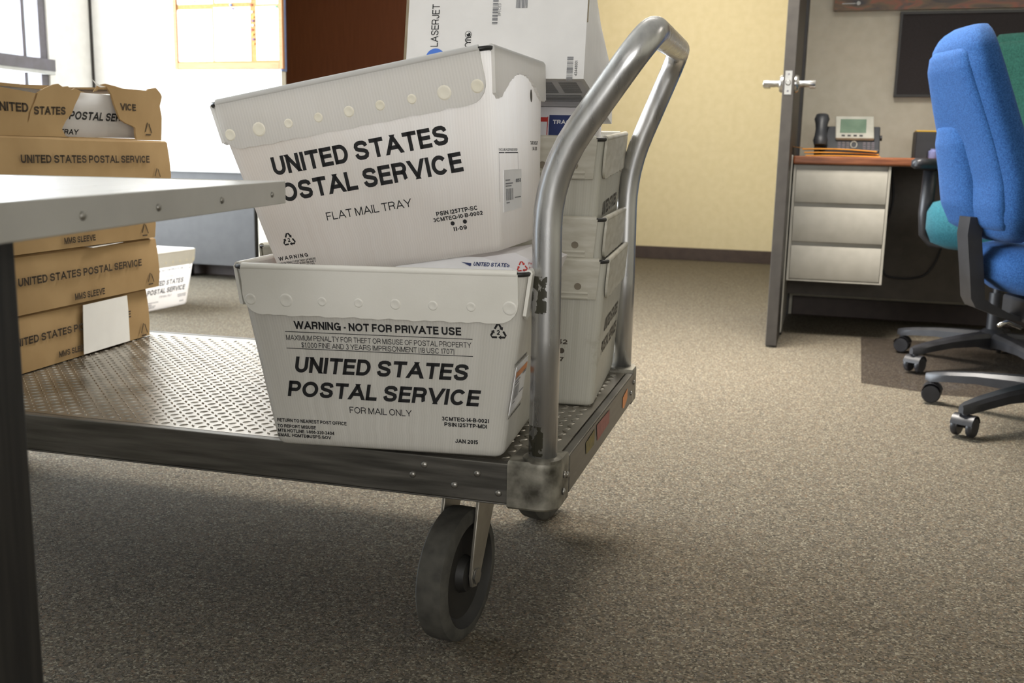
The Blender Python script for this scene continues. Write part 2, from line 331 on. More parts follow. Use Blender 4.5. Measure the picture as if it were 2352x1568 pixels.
# ------------------------------------------------------------------ plain grotesque capitals drawn as strokes (cap height 1)
def _arc(cx, cy, rx, ry, a0, a1, n=14):
    return [(cx + rx * math.cos(R(a0 + (a1 - a0) * k / n)), cy + ry * math.sin(R(a0 + (a1 - a0) * k / n))) for k in range(n + 1)]
_O = _arc(.5, .5, .5, .5, 90, 450, 32)
_S = [(.97, .74), (.90, .90), (.72, .985), (.5, 1), (.27, .985), (.10, .90), (.04, .76), (.10, .63), (.28, .56), (.5, .515), (.74, .46), (.92, .38), (.97, .25), (.90, .10), (.72, .015), (.5, 0), (.26, .015), (.09, .11), (.0, .29)]
GL = {
 'A': (.98, [[(0, 0), (.5, 1)], [(.5, 1), (1, 0)], [(.2, .3), (.8, .3)]]), 'B': (.80, [[(0, 0), (0, 1)], [(0, 1), (.62, 1)] + _arc(.62, .76, .33, .24, 90, -90) + [(0, .52)], [(0, .52), (.64, .52)] + _arc(.66, .26, .34, .26, 90, -90) + [(0, 0)]]),
 'C': (.92, [_arc(.5, .5, .5, .5, 38, 322, 28)]), 'D': (.84, [[(0, 0), (0, 1)], [(0, 1), (.46, 1)] + _arc(.46, .5, .54, .5, 90, -90, 20) + [(0, 0)]]),
 'E': (.72, [[(0, 0), (0, 1)], [(0, 1), (1, 1)], [(0, .53), (.92, .53)], [(0, 0), (1, 0)]]), 'F': (.68, [[(0, 0), (0, 1)], [(0, 1), (1, 1)], [(0, .5), (.88, .5)]]),
 'G': (.96, [_arc(.5, .5, .5, .5, 40, 335, 28), [(.58, .44), (1, .44)], [(.97, .44), (.97, 0)]]), 'H': (.80, [[(0, 0), (0, 1)], [(1, 0), (1, 1)], [(0, .53), (1, .53)]]),
 'I': (.0, [[(.5, 0), (.5, 1)]]), 'J': (.62, [[(1, 1), (1, .34)] + _arc(.5, .34, .5, .34, 0, -180)]), 'K': (.86, [[(0, 0), (0, 1)], [(.0, .36), (.95, 1)], [(.34, .58), (1, 0)]]),
 'L': (.68, [[(0, 0), (0, 1)], [(0, 0), (1, 0)]]), 'M': (.98, [[(0, 0), (0, 1)], [(1, 0), (1, 1)], [(.04, 1), (.5, 0)], [(.96, 1), (.5, 0)]]), 'N': (.80, [[(0, 0), (0, 1)], [(1, 0), (1, 1)], [(.02, 1), (.98, 0)]]),
 'O': (1.0, [_O]), 'P': (.78, [[(0, 0), (0, 1)], [(0, 1), (.6, 1)] + _arc(.62, .72, .38, .28, 90, -90) + [(0, .44)]]), 'Q': (1.0, [_O, [(.58, .28), (.98, -.04)]]),
 'R': (.84, [[(0, 0), (0, 1)], [(0, 1), (.62, 1)] + _arc(.64, .74, .34, .26, 90, -90) + [(0, .48)], [(.55, .48), (.72, .47), (.86, .40), (.90, .26), (.91, .10), (.96, 0)]]),
 'S': (.86, [_S]), 'T': (.80, [[(0, 1), (1, 1)], [(.5, 0), (.5, 1)]]), 'U': (.80, [[(0, 1), (0, .36)] + _arc(.5, .36, .5, .36, 180, 360, 16) + [(1, 1)]]),
 'V': (.94, [[(0, 1), (.5, 0)], [(.5, 0), (1, 1)]]), 'W': (1.36, [[(0, 1), (.25, 0)], [(.25, 0), (.5, 1)], [(.5, 1), (.75, 0)], [(.75, 0), (1, 1)]]), 'X': (.92, [[(0, 0), (1, 1)], [(0, 1), (1, 0)]]),
 'Y': (.92, [[(0, 1), (.5, .42)], [(1, 1), (.5, .42)], [(.5, .46), (.5, 0)]]), 'Z': (.78, [[(0, 1), (1, 1)], [(.95, 1), (.05, 0)], [(0, 0), (1, 0)]]),
 '0': (.66, [_O]), '1': (.30, [[(1, 0), (1, 1)], [(1, .93), (.6, .80), (0, .74)]]), '2': (.66, [[(.02, .70)] + _arc(.5, .70, .48, .30, 170, -30, 16) + [(.62, .34), (.2, .14), (.03, 0)], [(0, 0), (1, 0)]]),
 '3': (.66, [_arc(.48, .76, .44, .24, 160, -90, 16), _arc(.5, .26, .5, .27, 90, -165, 16)]), '4': (.68, [[(.74, 0), (.74, 1)], [(.74, 1), (0, .30)], [(0, .26), (1, .26)]]), '5': (.66, [[(.92, 1), (.16, 1)], [(.16, 1), (.06, .50)], [(.06, .50), (.25, .62)] + _arc(.5, .32, .5, .32, 80, -160, 16)]),
 '6': (.66, [_arc(.5, .32, .5, .32, 0, 360, 24), [(.0, .32), (.03, .66), (.2, .92), (.5, 1), (.78, .95), (.92, .80)]]), '7': (.66, [[(0, 1), (1, 1)], [(.98, 1), (.6, .55), (.42, .25), (.36, 0)]]), '8': (.66, [_arc(.5, .76, .44, .24, 0, 360, 20), _arc(.5, .26, .5, .27, 0, 360, 20)]),
 '9': (.66, [_arc(.5, .68, .5, .32, 0, 360, 24), [(1, .68), (.97, .34), (.8, .08), (.5, 0), (.22, .05), (.08, .20)]]),
 '-': (.28, [[(0, .36), (1, .36)]]), '.': (.0, [[(.5, .0), (.5, .08)]]), ',': (.05, [[(.7, .08), (.5, 0), (.1, -.14)]]), ':': (.0, [[(.5, 0), (.5, .06)], [(.5, .58), (.5, .66)]]), '(': (.18, [_arc(1.0, .45, 1.0, .68, 110, 250, 10)]), ')': (.18, [_arc(0.0, .45, 1.0, .68, 70, -70, 10)]),
 '$': (.66, [_S, [(.5, -.10), (.5, 1.10)]]), '@': (1.05, [_arc(.5, .42, .5, .55, -60, 270, 30), _arc(.5, .42, .2, .24, 0, 360, 16), [(.72, .62), (.70, .30), (.86, .22), (.96, .36)]]), '/': (.4, [[(0, 0), (1, 1)]]), '=': (.5, [[(0, .3), (1, .3)], [(0, .6), (1, .6)]])}
def stroke(pts, t, vv, ff):
    """ribbon of width t along pts; straight ends lying on the cap lines are cut along them"""
    P = [Vector(p) for p in pts]; P = [p for i, p in enumerate(P) if i == 0 or (p - P[i - 1]).length > 1e-5]
    if len(P) < 2: return
    closed = len(P) > 4 and (P[0] - P[-1]).length < 1e-4
    if closed: P = P[:-1]
    n = len(P); L = []; Rr = []
    for i in range(n):
        a = P[i - 1] if (closed or i > 0) else None; b = P[(i + 1) % n] if (closed or i < n - 1) else None
        d1 = (P[i] - a).normalized() if a is not None else None; d2 = (b - P[i]).normalized() if b is not None else None
        d = (d1 + d2).normalized() if (d1 is not None and d2 is not None) else (d1 if d1 is not None else d2)
        nn = Vector((-d.y, d.x)); k = t / 2
        if d1 is not None and d2 is not None: k = min(t / 2 / max(0.35, nn.dot(Vector((-d1.y, d1.x)))), t * 1.1)
        l, r = P[i] + nn * k, P[i] - nn * k
        if not closed and i in (0, n - 1) and n <= 3 or (not closed and i in (0, n - 1) and (abs(d.x) < .02 or abs(d.y) < .02)):
            e = -1 if i == 0 else 1
            if abs(d.y) > 0.35 and (P[i].y > 1 - t * .6 or P[i].y < t * .6):
                Y = 1.0 if P[i].y > .5 else 0.0; l = l + d * ((Y - l.y) / d.y); r = r + d * ((Y - r.y) / d.y)
            elif abs(d.y) <= 0.35: l = l + d * (e * t / 2); r = r + d * (e * t / 2)
        L.append(l); Rr.append(r)
    base = len(vv); vv += [tuple(p) for p in L] + [tuple(p) for p in Rr]
    for i in range(n if closed else n - 1):
        j = (i + 1) % n; ff.append((base + n + i, base + n + j, base + j, base + i))
def glyph_geo(txt, t):
    vv = []; ff = []; x = 0.0; gap = .10 if t > .15 else .13
    for ch in txt:
        if ch == ' ': x += .30; continue
        g = GL.get(ch.upper())
        if g is None: continue
        sc = 1.0; w = max(g[0], t)
        for s in g[1]:
            if w <= t + 1e-6: pts = [(x + t / 2 + (p[0] - .5) * 0, t / 2 + p[1] * (1 - t)) for p in s]
            else: pts = [(x + t / 2 + p[0] * (w - t), t / 2 + p[1] * (1 - t)) for p in s]
            stroke(pts, t, vv, ff)
        x += w + gap * (0.8 if ch in 'AVTYLW' else 1.0)
    return vv, ff
_tc = {}; CAPH = [1.0]
def text_geo(txt, bold):
    key = (txt, bold)
    if key in _tc: return _tc[key]
    if not any(c.islower() for c in txt):
        _tc[key] = glyph_geo(txt, 0.215 if bold is True else (bold if bold else 0.125)); return _tc[key]
    c = bpy.data.curves.new('t', 'FONT'); c.body = txt; c.dimensions = '2D'; c.fill_mode = 'FRONT'; c.resolution_u = 2
    o = bpy.data.objects.new('t', c); COL.objects.link(o)
    dg = bpy.context.evaluated_depsgraph_get(); dg.update()
    me = bpy.data.meshes.new_from_object(o.evaluated_get(dg))
    _tc[key] = ([(v.co.x / 0.7, v.co.y / 0.7) for v in me.vertices], [tuple(p.vertices) for p in me.polygons])
    bpy.data.objects.remove(o, do_unlink=True); bpy.data.curves.remove(c); bpy.data.meshes.remove(me); return _tc[key]

def thing(name, label, cat, M=None, group=None):
    o = bpy.data.objects.new(name, None); COL.objects.link(o); o.empty_display_size = 0.05
    if M is not None: o.matrix_world = M
    o['label'] = label; o['category'] = cat
    if group: o['group'] = group
    return o
def tag(o, label, cat, group=None):
    o['label'] = label; o['category'] = cat
    if group: o['group'] = group
    return o
def struct(o): o['kind'] = 'structure'; return o
def TR(loc, rz=0.0): return Matrix.Translation(Vector(loc)) @ Matrix.Rotation(rz, 4, 'Z')
def WM(p, q, z=0.0): return TR(W(p, q, z), AW)          # local x along p, y along q
XZ = (Vector((0, 0, 0)), Vector((1, 0, 0)), Vector((0, 0, 1)), Vector((0, -1, 0)))   # front face frame
def FR(o, u, v):
    u = Vector(u).normalized(); v = Vector(v).normalized(); return (Vector(o), u, v, u.cross(v))
def recycle_mark(mb, fr, cx, cz, w, num='2'):
    """triangle of three chasing arrows"""
    h = w * 0.9; r = w * 0.58; t = w * 0.12
    P = [(cx + r * math.cos(a), cz - 0.06 * w + r * math.sin(a)) for a in (R(90), R(330), R(210))]
    for i in range(3):
        a = Vector(P[i]); b = Vector(P[(i + 1) % 3]); c = Vector(P[(i + 2) % 3]); d = (b - a).normalized(); n_ = Vector((-d.y, d.x)); L = (b - a).length
        # bar around corner: from 0.55 before the corner to 0.36 after it
        e = (a - c).normalized(); q = Vector((-e.y, e.x))
        s0 = a - e * L * 0.42; k = a - e * L * 0.12; k2 = a + d * L * 0.12; s1 = a + d * L * 0.34
        poly_o = [s0 + q * t / 2, k + q * t / 2, k2 + n_ * t / 2, s1 + n_ * t / 2]; poly_i = [s1 - n_ * t / 2, k2 - n_ * t / 2, k - q * t / 2, s0 - q * t / 2]
        for j in range(3):
            mb.quad([tuple(poly_o[j]), tuple(poly_i[3 - j]), tuple(poly_i[2 - j]), tuple(poly_o[j + 1])][::1], fr, 0.0006)
        tip = s1 + d * L * 0.17
        mb.quad([tuple(s1 + n_ * t * 1.15), tuple(s1 - n_ * t * 1.15), tuple(tip)], fr, 0.0006)
    if num: mb.text(fr, num, cx - w * 0.09, cx + w * 0.09, cz - w * 0.2, w * 0.3, True)
def barcode(mb, fr, x0, x1, z0, z1, vertical=False, n=22, seed=1):
    rnd = random.Random(seed); t = 0.0
    ws = [rnd.choice((1, 1, 2, 3)) for _ in range(2 * n)]; T = sum(ws)
    for i, w in enumerate(ws):
        if i % 2 == 0:
            if vertical: mb.rect(fr, x0, x1, z0 + (z1 - z0) * t / T, z0 + (z1 - z0) * (t + w) / T)
            else: mb.rect(fr, x0 + (x1 - x0) * t / T, x0 + (x1 - x0) * (t + w) / T, z0, z1)
        t += w
# ------------------------------------------------------------------ room shell
def wm_obj(name, mb, m, M, **k):
    o = mb.build(name, m, None, **k); o.matrix_world = M; return o
CE = 2.6
RM = TR(ORG, AW)      # local x = p, y = q
def room(name, boxes, m, **k):
    mb = MB()
    for b in boxes: mb.box(*b)
    return struct(wm_obj(name, mb, m, RM, **k))
floor = room('floor', [(1.5, 10.2, -11, 0.2, -0.1, 0)], M_carpet)
room('ceiling', [(1.5, 10.2, -11, 0.2, CE, CE + 0.1)], M_ceil)
PC = 1.907
room('wall_back_left', [(PC - 0.1, 3.2, -2.35, -2.30, 0, CE)], M_white)
room('wall_return', [(1.8, 1.9, -2.30, 0.1, 0, CE)], M_yellow)
room('wall_back', [(1.8, 6.25, 0, 0.1, 0, CE)], M_yellow)
room('wall_passage', [(6.13, 6.25, -2.48, 0, 0, CE)], M_yellow)
room('wall_office', [(6.09, 10.1, -2.5, -2.4, 0, CE)], M_beige)
room('wall_right', [(10.0, 10.1, -11, -2.4, 0, CE)], M_beige)
room('wall_rear', [(PC - 0.1, 6.3, -10.9, -10.8, 0, CE), (8.7, 10.1, -10.9, -10.8, 0, CE), (6.3, 8.7, -10.9, -10.8, 0, 1.0), (6.3, 8.7, -10.9, -10.8, 2.3, CE)], M_white)
mb = MB()  # window added to the unseen rear wall for the fill light to pass
for x in (6.32, 7.5, 8.68): mb.box(x - 0.025, x + 0.025, -10.87, -10.81, 1.0, 2.3)
for z in (1.02, 2.28): mb.box(6.3, 8.7, -10.87, -10.81, z - 0.02, z + 0.02)
w2 = struct(wm_obj('added_window', mb, M_winframe, RM)); MB().box(6.3, 8.7, -10.842, -10.838, 1.0, 2.3).build('window_pane', M_glass, w2)
# left wall with a long window: pale pier next to the corner, sill wall below, header above
wy0, wy1, wz0, wz1 = -7.9, -2.715, 0.14, 2.35
room('wall_left', [(PC - 0.12, PC, -2.715, -2.30, 0, CE), (PC - 0.12, PC, -10.9, wy0, 0, CE), (PC - 0.12, PC, wy0, wy1, 0, wz0), (PC - 0.12, PC, wy0, wy1, wz1, CE)], M_white)
mb = MB()
for y in (-2.745, -4.6, -6.2, -7.87): mb.box(PC - 0.07, PC - 0.01, y - 0.028, y + 0.028, wz0, wz1)
mb.box(PC - 0.06, PC - 0.02, -2.892, -2.866, wz0, wz1)
for z in (wz0 + 0.02, wz1 - 0.02): mb.box(PC - 0.07, PC - 0.01, wy0, wy1, z - 0.02, z + 0.02)
win = struct(wm_obj('window_1', mb, M_winframe, RM))
pn = MB().box(PC - 0.045, PC - 0.04, wy0, wy1, wz0, wz1).build('window_pane', M_glass, win)
tr = MB().use(M_winframe).box(PC - 0.02, PC + 0.03, wy0, -2.70, 1.172, 1.237).use(M_ltgrey).box(PC - 0.02, PC + 0.028, wy0, -2.702, 1.152, 1.172)  # pale strip under the dark bar paints its underside as lit
struct(wm_obj('trim_1', tr, M_winframe, RM, bevel=0.002))
# dark joint in the corner
room('trim_2', [(PC - 0.002, PC + 0.012, -2.362, -2.348, 0, CE)], M_bronze)
room('baseboard_back', [(1.9, 6.13, -0.012, 0, 0, 0.094)], M_base, bevel=0.003)
room('baseboard_left', [(PC, 3.19, -2.362, -2.35, 0, 0.094)], M_base, bevel=0.003)
room('baseboard_office', [(6.12, 10.0, -2.512, -2.5, 0, 0.094)], M_base, bevel=0.003)
# dark bronze jamb the grey door hangs on
room('trim_3', [(6.045, 6.105, -2.56, -2.5, 0, 2.2)], M_bronze, bevel=0.003)
# tall brown cabinet in the passage behind the white wall
bcab = thing('tall_cabinet', 'tall dark brown cabinet standing between the bright white wall and the white carton', 'cabinet', WM(1.93, -0.46))
MB().box(0, 1.72, 0.02, 0.44, 0.06, 2.2).build('body', M_brown, bcab)
MB().box(0.01, 1.71, 0.03, 0.43, 0.0, 0.06).build('plinth', M_bronze, bcab)
for x0, x1 in ((0.004, 0.058), (0.062, 1.716)): MB().box(x0, x1, 0, 0.02, 0.065, 2.196).build('door', M_brown, bcab, bevel=0.002)
# grey door standing open, seen on edge
dl = TR(W(6.047, -3.5, 0.008), AW)
door = struct(wm_obj('door_1', MB().box(0, 0.044, 0, 0.92, 0, 2.1), M_dooredge, dl, bevel=0.002))
hz = 1.041
lp = MB().box(0.008, 0.034, -0.0015, 0.001, hz - 0.045, hz + 0.045).build('latch_plate', M_bolt, door)
MB().lathe([(0.011, 0), (0.011, 0.008), (0.008, 0.013)], Matrix.Translation((0.021, -0.001, hz)) @ Matrix.Rotation(R(90), 4, 'X'), 14).build('latch_bolt', M_bolt, lp, smooth=40)
for z in (-0.032, 0.032): MB().lathe([(0.004, 0), (0.003, 0.001)], Matrix.Translation((0.021, -0.0015, hz + z)) @ Matrix.Rotation(R(90), 4, 'X'), 10).build('screw', M_winframe, lp)
for s in (-1, 1):
    x0 = 0 if s < 0 else 0.044
    rot = Matrix.Rotation(R(-90 if s < 0 else 90), 4, 'Y')
    lv = MB()
    lv.lathe([(0.034, 0), (0.034, 0.008), (0.030, 0.014), (0.014, 0.016), (0.012, 0.026), (0.013, 0.034), (0.013, 0.075), (0.011, 0.078)], Matrix.Translation((x0, 0.062, hz)) @ rot, 22)
    lv.box(min(x0 + s * 0.055, x0 + s * 0.078), max(x0 + s * 0.055, x0 + s * 0.078), 0.055, 0.17, hz - 0.012, hz + 0.012)
    lv.build('door_handle', M_bolt, door, smooth=35)
# switch plate on the cream wall
t = wm_obj('wall_plate', MB().box(4.645, 4.715, -0.006, 0, 0.40, 0.665), M_yellow, RM, bevel=0.002)
tag(t, 'blank cream plate low on the yellow wall, left of the far handle post', 'wall plate')

# ------------------------------------------------------------------ left background
cq = -2.62
cab = thing('wall_cabinet', 'long low grey cabinet with a pale top under the bulletin board', 'cabinet', WM(2.0, cq))
MB().box(0, 1.15, 0.02, 0.26, 0.09, 0.62).build('body', M_greycab, cab)
MB().box(-0.02, 1.17, -0.005, 0.262, 0.62, 0.646).build('top', M_ltgrey, cab, bevel=0.003)
for x in (0.04, 0.58, 1.06): MB().box(x, x + 0.04, 0.1, 0.2, 0.0, 0.09).build('leg', M_bronze, cab)
fc = thing('file_cabinet', 'pale beige metal cabinet at the right end of the low grey cabinet', 'cabinet', WM(3.18, cq + 0.01))
MB().box(0, 0.42, 0, 0.2, 0.03, 0.60).build('body', M_palecab, fc, bevel=0.004)
MB().box(0.02, 0.40, -0.006, 0, 0.33, 0.585).build('drawer', M_palecab, fc, bevel=0.003)
MB().box(0.02, 0.40, -0.006, 0, 0.06, 0.315).build('drawer', M_palecab, fc, bevel=0.003)
MB().box(0.01, 0.41, 0.02, 0.19, 0.0, 0.03).build('plinth', M_bronze, fc)
# bulletin board
bb = thing('bulletin_board', 'oak framed cork bulletin board covered in white papers on the bright wall', 'bulletin board', WM(2.505, -2.352))
bx1 = 0.72
MB().box(0.02, bx1 - 0.01, -0.012, 0, 0.03 + 1.21, 1.98).build('cork_panel', M_cork, bb)
fr = MB(); fr.box(0, 0.024, -0.022, 0, 1.21, 2.0); fr.box(bx1 - 0.024, bx1, -0.022, 0, 1.21, 2.0); fr.box(0.024, bx1 - 0.024, -0.022, 0, 1.21, 1.248); fr.box(0.024, bx1 - 0.024, -0.022, 0, 1.97, 2.0)
fr.build('frame', M_oak, bb, bevel=0.002)
shp = [((2.521, 1.254, 2.764, 1.547), 'white sheet at the lower left of the bulletin board'), ((2.775, 1.255, 3.016, 1.556), 'white sheet at the lower middle of the bulletin board'),
       ((3.052, 1.258, 3.196, 1.556), 'printed white sheet at the lower right of the bulletin board, past the strip of pins'), ((2.534, 1.576, 2.772, 1.85), 'white sheet at the upper left of the bulletin board'),
       ((2.786, 1.58, 3.022, 1.85), 'white sheet at the upper middle of the bulletin board'), ((3.058, 1.567, 3.196, 1.85), 'white sheet at the upper right of the bulletin board')]
for i, ((a, z0, b, z1), lb) in enumerate(shp):
    mb = MB().use(M_paper).box(a, b, -0.3655 - 1.9985 + 0.0 , -2.3648 + 0.002, z0, z1) if False else MB().use(M_paper).box(a, b, -2.3665, -2.365, z0, z1)
    f = FR((0, -2.3668, 0), (1, 0, 0), (0, 0, 1)); mb.use(M_inkgrey)
    if i == 2:
        for k in range(16): mb.rect(f, a + 0.03, b - 0.02 - 0.02 * (k % 3), z1 - 0.045 - k * 0.014, z1 - 0.042 - k * 0.014)
    if i == 0: mb.use(M_pin['blue']).rect(f, a + 0.10, a + 0.14, z1 - 0.03, z1 - 0.026)
    tag(wm_obj('pinned_paper', mb, M_paper, RM), lb, 'paper', 'papers on the bulletin board')
pins = [(3.028, 1.60, 'red', 'red push pin highest in the strip of pins on the cork'), (3.026, 1.565, 'red', 'red push pin just above the upper white pin on the cork strip'), (3.03, 1.525, 'white', 'upper white push pin in the cork strip'),
        (3.036, 1.497, 'yellow', 'upper yellow push pin in the cork strip'), (3.036, 1.477, 'purple', 'upper purple push pin in the cork strip'), (3.034, 1.452, 'white', 'lower white push pin in the cork strip'), (3.027, 1.428, 'red', 'dark red push pin midway down the cork strip'),
        (3.032, 1.402, 'yellow', 'lower yellow push pin in the cork strip'), (3.037, 1.375, 'purple', 'lower purple push pin in the cork strip'), (3.038, 1.35, 'orange', 'orange push pin lowest in the cork strip'),
        (2.655, 1.592, 'pink', 'pink push pin on the upper left sheet'), (2.90, 1.60, 'red', 'red push pin on the upper middle sheet'), (2.893, 1.567, 'blue', 'blue push pin in the gap above the lower middle sheet'), (2.908, 1.545, 'purple', 'purple push pin on the lower middle sheet'), (3.19, 1.55, 'green', 'green push pin on the lower right sheet')]
for p, z, c, lb in pins:
    yb = -2.364 if (p > 3.02 and p < 3.05) or c == 'blue' else -2.3665
    mb = MB().lathe([(0.003, 0), (0.006, 0.003), (0.0045, 0.008), (0.006, 0.012)], Matrix.Translation((p, yb, z)) @ Matrix.Rotation(R(90), 4, 'X'), 10)
    tag(wm_obj('push_pin', mb, M_pin[c], RM, smooth=40), lb, 'push pin', 'push pins on the bulletin board')
room('trim_4', [(3.2, 3.206, -2.352, -2.298, 1.2, CE)], M_blue_trim)

# ------------------------------------------------------------------ desk in the office
DQ = -3.18
desk = thing('desk', 'office desk with wood top, grey end panel and three grey drawers', 'desk', WM(6.066, DQ))
MB().box(0, 0.030, 0, 0.64, 0.012, 0.775).build('end_panel', M_desk, desk, bevel=0.003)
MB().lathe([(0.018, 0), (0.018, 0.012)], Matrix.Translation((0.015, 0.03, 0)), 12).build('foot', M_black, desk)
MB().box(0.031, 1.75, -0.012, 0.645, 0.737, 0.772).build('worktop', M_wood, desk, bevel=0.008, segs=3)
MB().box(0.031, 1.72, 0.42, 0.44, 0.135, 0.736).build('modesty_panel', M_modesty, desk)
MB().box(1.72, 1.75, 0, 0.64, 0.0, 0.736).build('end_panel', M_desk, desk, bevel=0.003)
ped = MB(); ped.box(0.036, 0.046, 0, 0.41, 0.243, 0.735); ped.box(0.415, 0.425, 0, 0.41, 0.243, 0.735); ped.box(0.046, 0.415, 0.02, 0.41, 0.243, 0.735); ped.box(0.046, 0.415, 0, 0.02, 0.243, 0.249)
ped.build('pedestal', M_desk, desk, bevel=0.001)
for z0, z1 in ((0.578, 0.715), (0.412, 0.560), (0.252, 0.395)):
    dr = MB(); fr = [(0.0, z0), (-0.002, z0 + 0.004), (-0.002, z1 - 0.022), (0.004, z1), (0.02, z1), (0.02, z0)]
    dr.ring_loft([[(x, y, z) for y, z in fr] for x in (0.048, 0.413)], True, True, True)
    dr.build('drawer', M_desk, desk, smooth=30)
# cable on the modesty panel
cb = [(6.512, 0.735), (6.528, 0.65), (6.532, 0.571), (6.513, 0.475), (6.508, 0.40), (6.508, 0.321), (6.523, 0.252), (6.56, 0.236), (6.606, 0.233), (6.65, 0.238), (6.694, 0.253), (6.722, 0.29), (6.74, 0.332), (6.764, 0.419), (6.779, 0.486), (6.79, 0.56), (6.80, 0.735)]
def spline(pts, n=6):
    P = [Vector(p) for p in pts]; out = []
    for i in range(len(P) - 1):
        p0, p1, p2, p3 = P[max(i - 1, 0)], P[i], P[i + 1], P[min(i + 2, len(P) - 1)]
        for k in range(n):
            t_ = k / n; out.append(0.5 * ((2 * p1) + (p2 - p0) * t_ + (2 * p0 - 5 * p1 + 4 * p2 - p3) * t_ * t_ + (3 * p1 - p0 - 3 * p2 + p3) * t_ ** 3))
    out.append(P[-1]); return out
t = wm_obj('power_cord', MB().tube(spline([(p, -2.770, z) for p, z in cb]), 0.0045, 8), M_black, RM, smooth=180)
tag(t, 'black cord looping down the dark panel under the desk', 'cord')
t = wm_obj('data_cord', MB().tube(spline([(p, -2.784, z) for p, z in ((6.70, 0.735), (6.70, 0.60), (6.715, 0.50), (6.75, 0.445), (6.80, 0.435), (6.86, 0.45), (6.90, 0.40), (6.91, 0.30), (6.88, 0.24))]), 0.004, 8), M_black, RM, smooth=180)
tag(t, 'thin black cord under the desk running behind the teal seat', 'cord')
# phone
ph = thing('desk_phone', 'black and silver desk phone behind the orange envelopes', 'phone', TR(W(6.175, -2.93, 0.772), AW))
b = MB(); pr_ = [(0.0, 0.0), (0.0, 0.03), (0.10, 0.135), (0.13, 0.135), (0.16, 0.0)]
b.ring_loft([[(x, y, z) for y, z in pr_] for x in (0.03, 0.275)], True, True, True); b.build('base', M_phone, ph, bevel=0.004)
ff = FR((0, 0.002, 0.03), (1, 0, 0), (0, 0.10, 0.105))
sc_ = MB().prism([(0.088, 0.055), (0.25, 0.055), (0.245, 0.19), (0.083, 0.19)], ff, 0.002, 0.02).build('screen_housing', M_phone_si, ph, bevel=0.004)
MB().rect(ff, 0.105, 0.215, 0.085, 0.17, 0.021).build('screen', M_screen, sc_)
for x in (0.12, 0.145, 0.17, 0.195): MB().prism([(x - 0.007, 0.064), (x + 0.007, 0.064), (x + 0.007, 0.072), (x - 0.007, 0.072)], ff, 0.02, 0.0225).build('soft_key', M_phone, sc_)
for i in range(4):
    for j in range(3):
        x = 0.10 + j * 0.018; z = 0.004 + i * 0.0115
        MB().prism([(x, z), (x + 0.012, z), (x + 0.012, z + 0.008), (x, z + 0.008)], ff, 0, 0.004).build('key', M_winframe, ph)
        x = 0.205 + j * 0.018; MB().prism([(x, z), (x + 0.012, z), (x + 0.012, z + 0.008), (x, z + 0.008)], ff, 0, 0.004).build('key', M_winframe, ph)
MB().tube([ff[0] + ff[1] * (0.167 + 0.013 * math.cos(a)) + ff[2] * (0.03 + 0.02 * math.sin(a)) + ff[3] * 0.004 for a in [k * 0.5236 for k in range(13)]], 0.002, 6).build('navigation_ring', M_phone_si, ph)
hs = [(0.025, -0.006 + 0.1 * t_, 0.05 + 0.135 * t_) for t_ in (0, 0.15, 0.3, 0.5, 0.7, 0.85, 1.0)]
rings = []
for (x, y, z), w, dpt in zip(hs, (0.026, 0.032, 0.027, 0.024, 0.027, 0.033, 0.026), (0.02, 0.034, 0.026, 0.022, 0.026, 0.034, 0.02)):
    rings.append([Vector((x + w * math.cos(a), y - 0.004 + dpt * math.sin(a) * 0.8, z + 0.5 * dpt * math.sin(a) * -0.6)) for a in [k * math.pi / 8 for k in range(16)]])
h_ = MB(); h_.ring_loft(rings, True, True, True); h_.build('handset', M_phone, ph, smooth=60)
MB().box(0.0, 0.03, 0.03, 0.15, 0, 0.12).build('handset_cradle', M_phone, ph, bevel=0.006)
MB().lathe([(0.012, 0), (0.012, 0.01)], Matrix.Translation((0.275, 0.09, 0.085)) @ Matrix.Rotation(R(90), 4, 'Y'), 14).build('volume_knob', M_black, ph, smooth=40)
# envelopes
for i, (z, tilt, dx, rz, lb) in enumerate(((0.7735, 0.0, 0.0, 0.0, 'orange envelope lying flat on the desk, lowest of the three by the phone'), (0.783, 0.02, -0.006, 0.02, 'orange envelope in the middle of the three by the phone'), (0.7945, 0.035, -0.015, -0.02, 'top one of three orange envelopes, its end sticking out towards the door'))):
    e = MB(); n = 9; top = []; bot = []
    for k in range(n + 1):
        x = -0.01 + 0.30 * k / n; sag = 0.005 * math.sin(math.pi * k / n) * (0.4 + 0.3 * i); top.append((x, sag + tilt * (0.29 - x) * 0.6))
    for y0, y1 in ((0.0, 0.20),):
        A = [[(x, y0, z_ - 0.0015) for x, z_ in top], [(x, y1, z_ - 0.0015) for x, z_ in top]]
        B = [[(x, y0, z_ + 0.003) for x, z_ in top], [(x, y1, z_ + 0.003) for x, z_ in top]]
    rg = [[A[0][k], A[1][k], B[1][k], B[0][k]] for k in range(n + 1)]
    e.ring_loft(rg, True, True, True)
    if i == 2: e.ring_loft([[(-0.01, 0.0, 0.0105), (-0.01, 0.2, 0.0105), (-0.01, 0.2, 0.012), (-0.01, 0, 0.012)], [(-0.05, 0.03, 0.016), (-0.05, 0.17, 0.016), (-0.05, 0.17, 0.0168), (-0.05, 0.03, 0.0168)]], True, False, True)
    o = e.build('envelope', M_envelope); o.matrix_world = TR(W(6.155 + dx, -3.145, z), AW + rz)
    tag(o, lb, 'envelope', 'orange envelopes on the desk')
bo = thing('storage_box', 'small dark box on the desk behind the blue chair with a yellow sheet on it', 'box', WM(6.60, -2.86, 0.772))
MB().box(0, 0.10, 0, 0.14, 0, 0.115).build('body', M_black, bo, bevel=0.002)
MB().box(-0.004, 0.0, 0, 0.14, 0, 0.115).build('side_panel', M_greycab, bo)
